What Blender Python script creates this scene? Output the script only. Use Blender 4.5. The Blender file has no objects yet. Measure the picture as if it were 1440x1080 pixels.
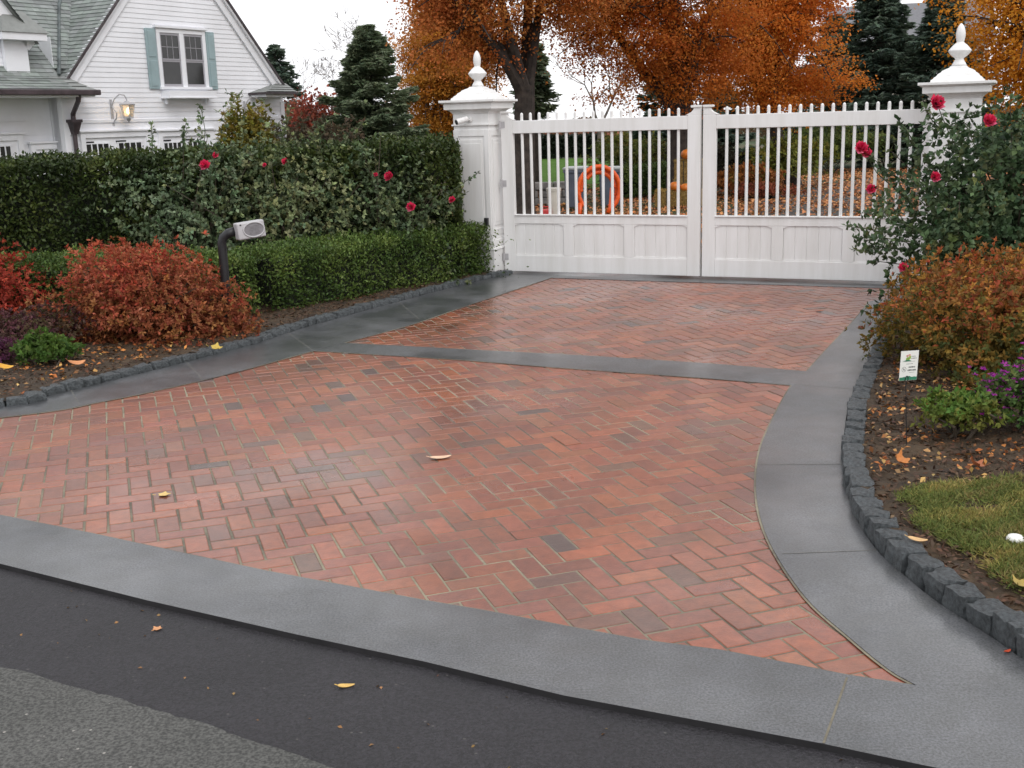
import bpy, math, random
import numpy as np
from mathutils import Vector, Matrix
random.seed(5)
R = np.random.default_rng(11)
scene = bpy.context.scene
COL = scene.collection
PI = math.pi

# ------------------------------------------------------------------ camera
F, HY, RO, H = 1600.0, 166.0, math.atan(.03), 1.745
TH = math.atan((540 - HY) * math.cos(RO) / F)
_c, _s = math.cos(TH), math.sin(TH)
_R0, _U0, FW = np.array([1, 0, 0.]), np.array([0, _s, _c]), np.array([0, _c, -_s])
CR = math.cos(RO) * _R0 - math.sin(RO) * _U0
CU = math.sin(RO) * _R0 + math.cos(RO) * _U0
EYE = np.array([0, 0, H])
def ray(px, py): return (px - 720) / F * CR - (py - 540) / F * CU + FW
def G(px, py, z=0.0):
    d = ray(px, py); return EYE + d * ((z - H) / d[2])
def at(px, py, Y):
    d = ray(px, py); return EYE + d * (Y / d[1])
def G2(px, py, z=0.0): return G(px, py, z)[:2]

cam_d = bpy.data.cameras.new('camera'); cam = bpy.data.objects.new('camera', cam_d); COL.objects.link(cam)
cam_d.sensor_width = 36; cam_d.lens = 36 * F / 1440; cam_d.clip_end = 2000; cam_d.clip_start = .05
M = Matrix.Identity(4)
for i in range(3):
    M[i][0], M[i][1], M[i][2], M[i][3] = CR[i], CU[i], -FW[i], EYE[i]
cam.matrix_world = M
scene.camera = cam

# ------------------------------------------------------------------ materials
def lin(r, g, b):
    f = lambda v: ((v / 255 + .055) / 1.055) ** 2.4 if v > 10 else v / 255 / 12.92
    return (f(r), f(g), f(b))
def new_mat(name):
    m = bpy.data.materials.new(name); m.use_nodes = True
    nt = m.node_tree; b = nt.nodes['Principled BSDF']
    return m, nt, b
def N(nt, t, **kw):
    n = nt.nodes.new(t)
    for k, v in kw.items():
        if k in n.inputs: n.inputs[k].default_value = v
        else: setattr(n, k, v)
    return n
def ramp(nt, src, stops):
    r = nt.nodes.new('ShaderNodeValToRGB'); e = r.color_ramp.elements
    while len(e) < len(stops): e.new(.5)
    for el, (p, c) in zip(e, stops):
        el.position = p; el.color = (*c, 1) if len(c) == 3 else c
    nt.links.new(src, r.inputs['Fac']); return r
def mixc(nt, fac, a, b, mode='MIX'):
    m = nt.nodes.new('ShaderNodeMix'); m.data_type = 'RGBA'; m.blend_type = mode
    for sock, v in ((m.inputs[0], fac), (m.inputs[6], a), (m.inputs[7], b)):
        if hasattr(v, 'links'): nt.links.new(v, sock)
        else: sock.default_value = (*v, 1) if isinstance(v, tuple) and len(v) == 3 else v
    return m.outputs[2]
def coords(nt): return nt.nodes.new('ShaderNodeTexCoord').outputs['Object']
def noise(nt, scale, detail=4, rough=.6, vec=None):
    n = N(nt, 'ShaderNodeTexNoise', Scale=scale, Detail=detail, Roughness=rough)
    nt.links.new(vec if vec is not None else coords(nt), n.inputs['Vector']); return n.outputs['Fac']
def bump(nt, b, h, strength, dist):
    k = N(nt, 'ShaderNodeBump', Strength=strength, Distance=dist)
    nt.links.new(h, k.inputs['Height']); nt.links.new(k.outputs['Normal'], b.inputs['Normal'])
def paint(name, col, rough=.5, var=.08, scale=3., bump_s=0., metal=0., spec=.5):
    m, nt, b = new_mat(name)
    n = noise(nt, scale)
    dark = tuple(c * (1 - 2 * var) for c in col); lite = tuple(min(1, c * (1 + var)) for c in col)
    r = ramp(nt, n, [(.3, dark), (.65, lite)])
    nt.links.new(r.outputs['Color'], b.inputs['Base Color'])
    b.inputs['Roughness'].default_value = rough; b.inputs['Metallic'].default_value = metal
    b.inputs['Specular IOR Level'].default_value = spec
    if bump_s: bump(nt, b, noise(nt, scale * 12, 5), bump_s, .01)
    return m
def leaf_mat(name, trans=.3, rough=.45, spec=.4):
    m, nt, b = new_mat(name)
    a = nt.nodes.new('ShaderNodeAttribute'); a.attribute_name = 'Col'
    nt.links.new(a.outputs['Color'], b.inputs['Base Color'])
    b.inputs['Roughness'].default_value = rough; b.inputs['Specular IOR Level'].default_value = spec
    t = nt.nodes.new('ShaderNodeBsdfTranslucent'); nt.links.new(a.outputs['Color'], t.inputs['Color'])
    mx = nt.nodes.new('ShaderNodeMixShader'); mx.inputs[0].default_value = trans
    nt.links.new(b.outputs[0], mx.inputs[1]); nt.links.new(t.outputs[0], mx.inputs[2])
    nt.links.new(mx.outputs[0], nt.nodes['Material Output'].inputs['Surface'])
    return m
def attr_mat(name, rough=.6, bump_scale=0, bump_s=.3, spec=.5, var=.2, vscale=8., rvar=None, stain=None):
    m, nt, b = new_mat(name)
    a = nt.nodes.new('ShaderNodeAttribute'); a.attribute_name = 'Col'
    n = noise(nt, vscale, 5)
    r = ramp(nt, n, [(.25, (1 - var,) * 3), (.75, (1 + var,) * 3)])
    c = mixc(nt, 1.0, a.outputs['Color'], r.outputs['Color'], 'MULTIPLY')
    if stain:
        q = ramp(nt, noise(nt, stain[0], 6, .65), [(.36, stain[1]), (.62, (1.05, 1.04, 1.02))]); c = mixc(nt, 1.0, c, q.outputs['Color'], 'MULTIPLY')
        q = ramp(nt, noise(nt, 120, 3, .7), [(.60, (1, 1, 1)), (.72, (.62, .60, .58))]); c = mixc(nt, 1.0, c, q.outputs['Color'], 'MULTIPLY')
    nt.links.new(c, b.inputs['Base Color'])
    b.inputs['Roughness'].default_value = rough; b.inputs['Specular IOR Level'].default_value = spec
    if rvar:
        rr = ramp(nt, noise(nt, rvar[0], 4), [(.35, (rvar[1],) * 3), (.65, (rvar[2],) * 3)])
        nt.links.new(rr.outputs['Color'], b.inputs['Roughness'])
    if bump_scale: bump(nt, b, noise(nt, bump_scale, 6, .7), bump_s, .006)
    return m

def weathered(name, col, rough):
    m, nt, b = new_mat(name); v = coords(nt)
    mp = nt.nodes.new('ShaderNodeMapping'); mp.inputs['Scale'].default_value = (9, 9, .9); nt.links.new(v, mp.inputs['Vector'])
    a = ramp(nt, noise(nt, 1.0, 5, .65, mp.outputs[0]), [(.30, (.90, .895, .875)), (.62, (1.02, 1.02, 1.02))])
    g = ramp(nt, noise(nt, 26, 5, .7, v), [(.66, (1, 1, 1)), (.80, (.86, .85, .80))])
    c = mixc(nt, 1., mixc(nt, 1., col, a.outputs['Color'], 'MULTIPLY'), g.outputs['Color'], 'MULTIPLY')
    nt.links.new(c, b.inputs['Base Color']); b.inputs['Roughness'].default_value = rough
    bump(nt, b, noise(nt, 60, 3, .6, mp.outputs[0]), .12, .002); return m
WHITE = weathered('white_paint', (.76, .755, .75), .42)
WHITE_H = paint('white_siding', (.83, .84, .875), .5, .04, 1.2)
LEAF = leaf_mat('leaf', .35, .65, .2)
MLEAF = leaf_mat('maple_leaf', .5, .7, .15)
LEAF_G = leaf_mat('leaf_glossy', .2, .45, .2)
NEEDLE = leaf_mat('needle', .25, .6, .3)
PETAL = leaf_mat('petal', .3, .5, .3)
DRYLEAF = leaf_mat('dry_leaf', .1, .55, .3)
BARK = paint('bark', (.045, .034, .028), .85, .35, 9, .8)
BARK_G = paint('bark_grey', (.16, .13, .115), .85, .3, 9, .6)
TWIG = paint('twig', (.06, .045, .03), .8, .3, 12)
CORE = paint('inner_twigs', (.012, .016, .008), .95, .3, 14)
STEM = paint('green_stem', (.05, .07, .03), .6, .2, 10)
BLACKM = paint('black_metal', (.012, .012, .014), .45, .2, 10)
GREYP = paint('grey_plastic', (.42, .41, .42), .4, .05, 6)
GRILLE = paint('speaker_grille', (.2, .19, .2), .55, .1, 40)
GLASS = paint('window_glass', (.035, .035, .035), .08, .3, .8)
SASH = paint('sash_grey', (.36, .35, .38), .5, .06, 3)
SHUT = paint('shutter_paint', (.30, .40, .42), .5, .06, 3)
COPPER = paint('copper_gutter', (.06, .045, .05), .45, .3, 5)
LEADM = paint('lead_flashing', (.10, .12, .12), .5, .3, 5)
SLATE = attr_mat('slate', .65, 30, .25, .4, .15)
def wet(m, lo, hi, scale, rough):
    """film of rain water lying in patches"""
    nt = m.node_tree; b = nt.nodes['Principled BSDF']
    r = ramp(nt, noise(nt, scale, 4, .6), [(.38, (lo,) * 3), (.62, (hi,) * 3)])
    nt.links.new(r.outputs['Color'], b.inputs['Coat Weight']); b.inputs['Coat Roughness'].default_value = rough; b.inputs['Coat IOR'].default_value = 1.33
BRICK = attr_mat('brick', .4, 90, .35, .5, .26, 22., (.8, .24, .46), (1.3, (.72, .73, .75)))
SETT = paint('granite_sett', (.10, .112, .118), .42, .32, 9, 1.0)
ORANGE = paint('orange_pipe', (.75, .10, .012), .4, .05, 5)
BINP = paint('bin_plastic', (.10, .12, .16), .5, .1, 5)
PUMP = paint('pumpkin_skin', (.65, .18, .02), .45, .15, 6)
PUMPSTEM = paint('pumpkin_stalk', (.12, .10, .04), .8, .2, 10)
STRAW = paint('straw', (.30, .19, .06), .9, .3, 30, .8)
BUCKETM = paint('bucket_plastic', (.55, .52, .46), .5, .05, 5)
REDP = paint('red_plastic', (.5, .04, .04), .45, .1, 5)
STONE = paint('wall_stone', (.22, .21, .20), .85, .25, 5, .6)

def mortar_mat():
    m, nt, b = new_mat('joint_sand')
    n = noise(nt, 30, 4); n2 = noise(nt, .9, 3)
    r = ramp(nt, n, [(.3, (.13, .11, .075)), (.7, (.31, .27, .19))])
    r2 = ramp(nt, n2, [(.40, (.04, .036, .03)), (.62, (.29, .26, .18))])
    nt.links.new(mixc(nt, .6, r.outputs['Color'], r2.outputs['Color']), b.inputs['Base Color'])
    b.inputs['Roughness'].default_value = .75; return m
MORTAR = mortar_mat()
def bluestone_mat():
    m, nt, b = new_mat('bluestone')
    v = coords(nt)
    n1 = noise(nt, 1.4, 5, .6, v); n2 = noise(nt, 120, 3, .7, v); n3 = noise(nt, 7, 5, .6, v)
    r = ramp(nt, n1, [(.32, (.038, .041, .045)), (.68, (.096, .098, .103))])
    r2 = ramp(nt, n2, [(.38, (.58,) * 3), (.62, (1.45,) * 3)])
    r3 = ramp(nt, n3, [(.32, (.84, .835, .80)), (.68, (1.12, 1.12, 1.13))])
    c = mixc(nt, 1.0, r.outputs['Color'], r2.outputs['Color'], 'MULTIPLY')
    c = mixc(nt, 1.0, c, r3.outputs['Color'], 'MULTIPLY')
    nt.links.new(c, b.inputs['Base Color'])
    rr = ramp(nt, n1, [(.35, (.3,) * 3), (.65, (.46,) * 3)])
    nt.links.new(rr.outputs['Color'], b.inputs['Roughness'])
    bump(nt, b, noise(nt, 160, 4, .7, v), .35, .003)
    return m
BLUESTONE = bluestone_mat(); wet(BLUESTONE, .15, .85, .9, .2); wet(BRICK, .2, .8, .7, .2)
def asphalt_mat(name, a, bcol, speck, rough, bs):
    m, nt, b = new_mat(name)
    v = coords(nt)
    n1 = noise(nt, 1.2, 4, .6, v); n2 = noise(nt, 95, 3, .75, v); n4 = noise(nt, 45, 4, .7, v)
    r = ramp(nt, n1, [(.3, a), (.7, bcol)])
    r2 = ramp(nt, n2, [(.40, (.5,) * 3), (.60, (1.5,) * 3)])
    c = mixc(nt, 1.0, r.outputs['Color'], r2.outputs['Color'], 'MULTIPLY')
    vo = N(nt, 'ShaderNodeTexVoronoi', Scale=38.0); nt.links.new(v, vo.inputs['Vector'])
    k = ramp(nt, vo.outputs['Distance'], [(.12, (1,) * 3), (.2, (0,) * 3)])
    sel = ramp(nt, vo.outputs['Color'], [(.80, (0,) * 3), (.84, (1,) * 3)])
    mk = mixc(nt, 1.0, k.outputs['Color'], sel.outputs['Color'], 'MULTIPLY')
    c = mixc(nt, mk, c, speck)
    nt.links.new(c, b.inputs['Base Color']); b.inputs['Roughness'].default_value = rough
    ad = nt.nodes.new('ShaderNodeMath'); ad.operation = 'ADD'
    nt.links.new(n2, ad.inputs[0]); nt.links.new(n4, ad.inputs[1])
    bump(nt, b, ad.outputs[0], bs, .012)
    return m
ASPH_NEW = asphalt_mat('fresh_asphalt', (.015, .0135, .016), (.026, .0235, .028), (.085, .08, .075), .55, 1.0)
ASPH_OLD = asphalt_mat('worn_asphalt', (.056, .056, .051), (.084, .083, .077), (.34, .32, .29), .8, .6)
def soil_mat():
    m, nt, b = new_mat('soil')
    v = coords(nt)
    n = noise(nt, 9, 6, .7, v); n2 = noise(nt, 1.3, 3, .5, v)
    r = ramp(nt, n, [(.3, (.022, .014, .008)), (.7, (.095, .060, .032))])
    r2 = ramp(nt, n2, [(.3, (.8, .8, .8)), (.7, (1.25, 1.2, 1.05))])
    nt.links.new(mixc(nt, 1., r.outputs['Color'], r2.outputs['Color'], 'MULTIPLY'), b.inputs['Base Color'])
    b.inputs['Roughness'].default_value = .9
    bump(nt, b, noise(nt, 60, 6, .75, v), .9, .02)
    return m
SOIL = soil_mat()
def ground_mat():
    m, nt, b = new_mat('ground_earth_grass')
    v = coords(nt)
    n = noise(nt, .25, 5, .6, v); n2 = noise(nt, 7, 6, .7, v)
    r = ramp(nt, n, [(.40, (.085, .06, .03)), (.55, (.05, .075, .025))])
    r2 = ramp(nt, n2, [(.3, (.65,) * 3), (.7, (1.25,) * 3)])
    nt.links.new(mixc(nt, 1., r.outputs['Color'], r2.outputs['Color'], 'MULTIPLY'), b.inputs['Base Color'])
    b.inputs['Roughness'].default_value = .95
    bump(nt, b, noise(nt, 30, 6, .75, v), .8, .03)
    return m
GROUND = ground_mat()
LAWNM = paint('lawn_green', (.075, .145, .03), 1.0, .2, 4, .8, 0, .05)
BULB = None
def emis(name, col, s):
    m, nt, b = new_mat(name)
    b.inputs['Base Color'].default_value = (*col, 1)
    b.inputs['Emission Color'].default_value = (*col, 1); b.inputs['Emission Strength'].default_value = s
    return m
BULB = emis('warm_bulb', (1, .62, .22), 14)
def lamp_glass():
    m, nt, b = new_mat('lamp_glass')
    b.inputs['Base Color'].default_value = (.9, .85, .78, 1); b.inputs['Roughness'].default_value = .35
    b.inputs['Transmission Weight'].default_value = .75
    return m
LAMPG = lamp_glass()

# ------------------------------------------------------------------ mesh tools
def link(o, parent=None):
    COL.objects.link(o)
    if parent is not None: o.parent = parent
    return o
def tag(o, label=None, cat=None, group=None, kind=None):
    if label: o['label'] = label
    if cat: o['category'] = cat
    if group: o['group'] = group
    if kind: o['kind'] = kind
    return o
def empty(name, loc, rz=0.0):
    o = bpy.data.objects.new(name, None); COL.objects.link(o)
    o.location = loc; o.rotation_euler = (0, 0, rz); o.empty_display_size = .2
    return o
class MB:
    def __init__(self): self.v, self.f, self.m, self.c = [], [], [], []; self.cur = 0; self.T = None; self.col = None
    def add(self, vs, fs):
        o = len(self.v)
        for p in vs:
            p = Vector(p)
            self.v.append(tuple(self.T @ p) if self.T is not None else tuple(p))
        for f in fs:
            self.f.append(tuple(i + o for i in f)); self.m.append(self.cur); self.c.append(self.col)
    def box(self, x0, x1, y0, y1, z0, z1):
        self.add([(x0, y0, z0), (x1, y0, z0), (x1, y1, z0), (x0, y1, z0), (x0, y0, z1), (x1, y0, z1), (x1, y1, z1), (x0, y1, z1)],
                 [(0, 3, 2, 1), (4, 5, 6, 7), (0, 1, 5, 4), (1, 2, 6, 5), (2, 3, 7, 6), (3, 0, 4, 7)])
    def frus(self, r0, z0, r1, z1, cx=0, cy=0):
        q = lambda r, z: [(cx - r, cy - r, z), (cx + r, cy - r, z), (cx + r, cy + r, z), (cx - r, cy + r, z)]
        self.add(q(r0, z0) + q(r1, z1), [(0, 3, 2, 1), (4, 5, 6, 7), (0, 1, 5, 4), (1, 2, 6, 5), (2, 3, 7, 6), (3, 0, 4, 7)])
    def prism(self, poly, z0, z1):
        n = len(poly)
        a = sum(poly[i][0] * poly[(i + 1) % n][1] - poly[(i + 1) % n][0] * poly[i][1] for i in range(n))
        if a < 0: poly = poly[::-1]
        self.add([(p[0], p[1], z0) for p in poly] + [(p[0], p[1], z1) for p in poly],
                 [tuple(range(n))[::-1], tuple(range(n, 2 * n))] + [(i, (i + 1) % n, (i + 1) % n + n, i + n) for i in range(n)])
    def prism_y(self, poly, y0, y1):      # polygon in x,z extruded along y
        n = len(poly)
        a = sum(poly[i][0] * poly[(i + 1) % n][1] - poly[(i + 1) % n][0] * poly[i][1] for i in range(n))
        if a < 0: poly = poly[::-1]
        self.add([(p[0], y0, p[1]) for p in poly] + [(p[0], y1, p[1]) for p in poly],
                 [tuple(range(n)), tuple(range(n, 2 * n))[::-1]] + [((i + 1) % n, i, i + n, (i + 1) % n + n) for i in range(n)])
    def lathe(self, prof, seg=20, cx=0, cy=0):
        n = len(prof); vs = []; fs = []
        for r, z in prof:
            for k in range(seg):
                a = 2 * PI * k / seg; vs.append((cx + r * math.cos(a), cy + r * math.sin(a), z))
        for i in range(n - 1):
            for k in range(seg):
                k2 = (k + 1) % seg
                fs.append((i * seg + k, i * seg + k2, (i + 1) * seg + k2, (i + 1) * seg + k))
        fs.append(tuple(range(seg))[::-1]); fs.append(tuple(range((n - 1) * seg, n * seg)))
        self.add(vs, fs)
    def tube(self, pts, rad, seg=8, closed=False):
        pts = [Vector(p) for p in pts]; n = len(pts)
        rad = rad if hasattr(rad, '__len__') else [rad] * n
        vs, fs = [], []; prev = None
        for i, p in enumerate(pts):
            if closed: d = pts[(i + 1) % n] - pts[i - 1]
            else: d = pts[min(i + 1, n - 1)] - pts[max(i - 1, 0)]
            d.normalize()
            if prev is None:
                a = d.orthogonal().normalized()
            else:
                a = prev - d * prev.dot(d)
                a = a.normalized() if a.length > 1e-6 else d.orthogonal().normalized()
            prev = a; b = d.cross(a)
            for k in range(seg):
                t = 2 * PI * k / seg; vs.append(p + (a * math.cos(t) + b * math.sin(t)) * rad[i])
        m = n if closed else n - 1
        for i in range(m):
            j = (i + 1) % n
            for k in range(seg):
                k2 = (k + 1) % seg
                fs.append((i * seg + k, i * seg + k2, j * seg + k2, j * seg + k))
        if not closed: fs += [tuple(range(seg))[::-1], tuple(range((n - 1) * seg, n * seg))]
        self.add(vs, fs)
    def ball(self, c, rx, ry, rz, seg=14, rings=8, fn=None):
        vs, fs = [], []
        for i in range(rings + 1):
            ph = PI * i / rings
            for k in range(seg):
                t = 2 * PI * k / seg
                s = fn(t, ph) if fn else 1
                vs.append((c[0] + rx * s * math.sin(ph) * math.cos(t), c[1] + ry * s * math.sin(ph) * math.sin(t), c[2] + rz * math.cos(ph)))
        for i in range(rings):
            for k in range(seg):
                k2 = (k + 1) % seg
                fs.append((i * seg + k, (i + 1) * seg + k, (i + 1) * seg + k2, i * seg + k2))
        self.add(vs, fs)
    def build(self, name, mats, parent=None, smooth=False, bevel=0, seg=2, auto=None):
        me = bpy.data.meshes.new(name)
        me.from_pydata(self.v, [], self.f)
        mats = mats if isinstance(mats, (list, tuple)) else [mats]
        for m in mats: me.materials.append(m)
        if len(mats) > 1: me.polygons.foreach_set('material_index', self.m)
        if any(c is not None for c in self.c):
            at_ = me.attributes.new('Col', 'FLOAT_COLOR', 'FACE')
            at_.data.foreach_set('color', np.array([(*(c or (.5, .5, .5)), 1) for c in self.c], dtype=np.float32).ravel())
        if smooth: me.polygons.foreach_set('use_smooth', [True] * len(me.polygons))
        me.update()
        o = link(bpy.data.objects.new(name, me), parent)
        if bevel:
            b = o.modifiers.new('bevel', 'BEVEL'); b.width = bevel; b.segments = seg; b.limit_method = 'ANGLE'; b.angle_limit = .6
        return o
def unit(a): return a / (np.linalg.norm(a, axis=-1, keepdims=True) + 1e-9)
def wave(P, scale, seed):
    r = np.random.default_rng(seed); s = np.zeros(len(P))
    for k in range(7):
        d = unit(r.normal(size=3)); s += np.sin(P @ d * (2 * PI / scale) * r.uniform(.6, 1.7) + r.uniform(0, 6.28))
    return np.clip(.5 + s / 6.0, 0, 1)
def pal(P, cols, scale=.5, seed=1, jit=.18, w=None):
    """colour of each leaf: palette picked by smooth clumps plus chance, never by shade"""
    cols = np.array(cols); n = len(P)
    t = np.clip(.6 * wave(P, scale, seed) + .4 * R.random(n), 0, .999) * (len(cols) - 1)
    i = t.astype(int); f = (t - i)[:, None]
    c = cols[i] * (1 - f) + cols[i + 1] * f
    return np.clip(c * (1 + jit * R.normal(size=(n, 1))) * (1 + .05 * R.normal(size=(n, 3))), .002, .9)
def quads(name, P, T, Nn, L, W, col, mat, parent=None, fold=.15, loc=None):
    n = len(P); T = unit(T); Nn = unit(Nn - T * (Nn * T).sum(1, keepdims=True)); B = np.cross(Nn, T)
    L = np.broadcast_to(np.asarray(L, float).reshape(-1, 1), (n, 1)); W = np.broadcast_to(np.asarray(W, float).reshape(-1, 1), (n, 1))
    V = np.empty((n, 4, 3))
    V[:, 0] = P - T * L * .5; V[:, 2] = P + T * L * .5
    V[:, 1] = P - B * W * .5 + Nn * W * fold; V[:, 3] = P + B * W * .5 + Nn * W * fold
    if loc is not None: V -= np.asarray(loc)
    me = bpy.data.meshes.new(name)
    me.vertices.add(4 * n); me.vertices.foreach_set('co', V.astype(np.float32).ravel())
    me.loops.add(4 * n); me.loops.foreach_set('vertex_index', np.arange(4 * n, dtype=np.int32))
    me.polygons.add(n); me.polygons.foreach_set('loop_start', np.arange(0, 4 * n, 4, dtype=np.int32))
    me.update(calc_edges=True)
    a = me.attributes.new('Col', 'FLOAT_COLOR', 'FACE')
    a.data.foreach_set('color', np.c_[col, np.ones(n)].astype(np.float32).ravel())
    me.materials.append(mat)
    return link(bpy.data.objects.new(name, me), parent)
def rdir(n): return unit(R.normal(size=(n, 3)))
def inside(P, poly):
    x, y = P[:, 0], P[:, 1]; c = np.zeros(len(P), bool); n = len(poly)
    for i in range(n):
        x0, y0 = poly[i]; x1, y1 = poly[(i + 1) % n]
        k = ((y0 > y) != (y1 > y)) & (x < (x1 - x0) * (y - y0) / ((y1 - y0) or 1e-9) + x0)
        c ^= k
    return c
def seglen(pl):
    d = [0]
    for a, b in zip(pl[:-1], pl[1:]): d.append(d[-1] + math.dist(a, b))
    return d
def along(pl, s):
    d = seglen(pl); s = min(max(s, 0), d[-1] - 1e-6)
    for i in range(len(pl) - 1):
        if d[i + 1] > s:
            t = (s - d[i]) / (d[i + 1] - d[i]); a, b = np.array(pl[i]), np.array(pl[i + 1])
            u = (b - a) / (d[i + 1] - d[i]); return a + (b - a) * t, u
def smooth_line(pl, n=40):
    """Catmull-Rom through the points"""
    p = [np.array(q, float) for q in pl]; p = [2 * p[0] - p[1]] + p + [2 * p[-1] - p[-2]]; out = []
    m = max(2, n // (len(pl) - 1))
    for i in range(1, len(p) - 2):
        for k in range(m):
            t = k / m; a, b, c, d = p[i - 1], p[i], p[i + 1], p[i + 2]
            out.append(.5 * (2 * b + (c - a) * t + (2 * a - 5 * b + 4 * c - d) * t * t + (3 * b - a - 3 * c + d) * t ** 3))
    out.append(p[-2]); return [tuple(q) for q in out]
def offset(pl, d):
    out = []
    for i, p in enumerate(pl):
        a = np.array(pl[max(i - 1, 0)]); b = np.array(pl[min(i + 1, len(pl) - 1)]); t = (b - a) / (np.linalg.norm(b - a) + 1e-9)
        out.append((p[0] - t[1] * d, p[1] + t[0] * d))
    return out

# ------------------------------------------------------------------ world and light
w = bpy.data.worlds.new('World'); scene.world = w; w.use_nodes = True
nt = w.node_tree; bg = nt.nodes['Background']
sky = nt.nodes.new('ShaderNodeTexSky'); sky.sky_type = 'NISHITA'; sky.sun_disc = False
SUN_EL, SUN_AZ = math.radians(48), math.radians(150)      # azimuth clockwise from +Y: high, behind and to the right
sky.sun_elevation = SUN_EL; sky.sun_rotation = SUN_AZ; sky.dust_density = 4.0; sky.air_density = 1.6
hs = nt.nodes.new('ShaderNodeHueSaturation'); hs.inputs['Saturation'].default_value = .18
nt.links.new(sky.outputs[0], hs.inputs['Color'])
# closed cloud cover over the clear sky: soft grey-white with broad lighter and darker patches
cn = N(nt, 'ShaderNodeTexNoise', Scale=1.6, Detail=5, Roughness=.55); ctc = nt.nodes.new('ShaderNodeTexCoord'); nt.links.new(ctc.outputs['Generated'], cn.inputs['Vector'])
cr = ramp(nt, cn.outputs['Fac'], [(.3, (6.4, 6.5, 6.9)), (.7, (8.4, 8.4, 8.5))])
nt.links.new(mixc(nt, .85, hs.outputs[0], cr.outputs['Color']), bg.inputs['Color'])
bg.inputs['Strength'].default_value = .15
sd = bpy.data.lights.new('sun', 'SUN'); sd.energy = .7; sd.angle = math.radians(30); sd.color = (1, .97, .93)
so = link(bpy.data.objects.new('sun', sd))
dv = Vector((math.sin(SUN_AZ) * math.cos(SUN_EL), math.cos(SUN_AZ) * math.cos(SUN_EL), math.sin(SUN_EL)))
so.rotation_euler = dv.to_track_quat('Z', 'Y').to_euler(); so.location = (0, 0, 30)
scene.view_settings.view_transform = 'Standard'; scene.view_settings.look = 'None'
scene.view_settings.exposure = .35; scene.view_settings.gamma = 1
scene.render.engine = 'CYCLES'
scene.cycles.use_denoising = True
scene.cycles.max_bounces = 6; scene.cycles.transparent_max_bounces = 6

# ------------------------------------------------------------------ ground
def terrain(x, y):
    k = np.clip((y - 14) / 9, 0, 1) * np.clip((-3.5 - x) / 3, 0, 1)
    return -.08 - .52 * k * k * (3 - 2 * k)
def ground():
    xs = np.r_[-600, -200, -80, np.arange(-40, 41, 2.), 80, 200, 600]; ys = np.r_[-300, -60, -20, np.arange(-8, 62, 2.), 90, 200, 700]
    X, Y = np.meshgrid(xs, ys); Z = terrain(X, Y)
    v = np.c_[X.ravel(), Y.ravel(), Z.ravel()]; nx = len(xs)
    f = [(j * nx + i, j * nx + i + 1, (j + 1) * nx + i + 1, (j + 1) * nx + i) for j in range(len(ys) - 1) for i in range(nx - 1)]
    mb = MB(); mb.add(v, f); tag(mb.build('ground', GROUND), 'brown earth and rough grass ground under the whole garden', 'ground', kind='structure')
ground()

# outlines on the ground, read off the photograph
FB_TOP = [G2(*p) for p in ((0, 726), (125, 751), (250, 778), (375, 805), (600, 847), (683, 861), (787, 881), (900, 902), (1015, 917), (1137, 941), (1192, 952), (1290, 967))]
FB_BOT = [G2(*p) for p in ((0, 795), (208, 847), (417, 895), (600, 934), (792, 981), (1156, 1049), (1300, 1080))]
def extend(pl, a, b):
    p0, p1, q0, q1 = map(np.array, (pl[0], pl[min(2, len(pl) - 1)], pl[-1], pl[-3]))
    return [tuple(p0 + (p0 - p1) / np.linalg.norm(p0 - p1) * a)] + [tuple(p) for p in pl] + [tuple(q0 + (q0 - q1) / np.linalg.norm(q0 - q1) * b)]
RB_IN = smooth_line([G2(*p) for p in ((1290, 967), (1250, 944), (1196, 900), (1131, 840), (1081, 762), (1064, 700), (1067, 642), (1083, 598), (1112, 545), (1132, 526), (1160, 495), (1203, 449), (1222, 425))], 60)
RB_OUT = smooth_line([G2(*p) for p in ((1484, 958), (1440, 931), (1392, 897), (1353, 872), (1311, 844), (1269, 809), (1234, 777), (1206, 735), (1190, 692), (1184, 647), (1191, 582), (1203, 550), (1218, 520), (1232, 480), (1245, 440))], 70)
LB_OUT = smooth_line([tuple(np.array(G2(0, 574)) + (-2.3, -.75))] + [G2(*p) for p in ((0, 574), (60, 560), (150, 538), (250, 513), (300, 500), (350, 487), (420, 464), (480, 447), (560, 425), (640, 404), (700, 390), (722, 385))], 70)
LB_IN = smooth_line([tuple(np.array(G2(0, 588)) + (-2.3, -.75))] + [G2(*p) for p in ((0, 588), (147, 565), (300, 532), (427, 498), (498, 479), (579, 457), (667, 427), (758, 397), (785, 388))], 60)
GC = np.array([*G2(986, 392)]); GANG = math.atan2(-.95, 2.12); GU = np.array([math.cos(GANG), math.sin(GANG)]); GN = np.array([GU[1], -GU[0]])  # GN faces the road

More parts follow.
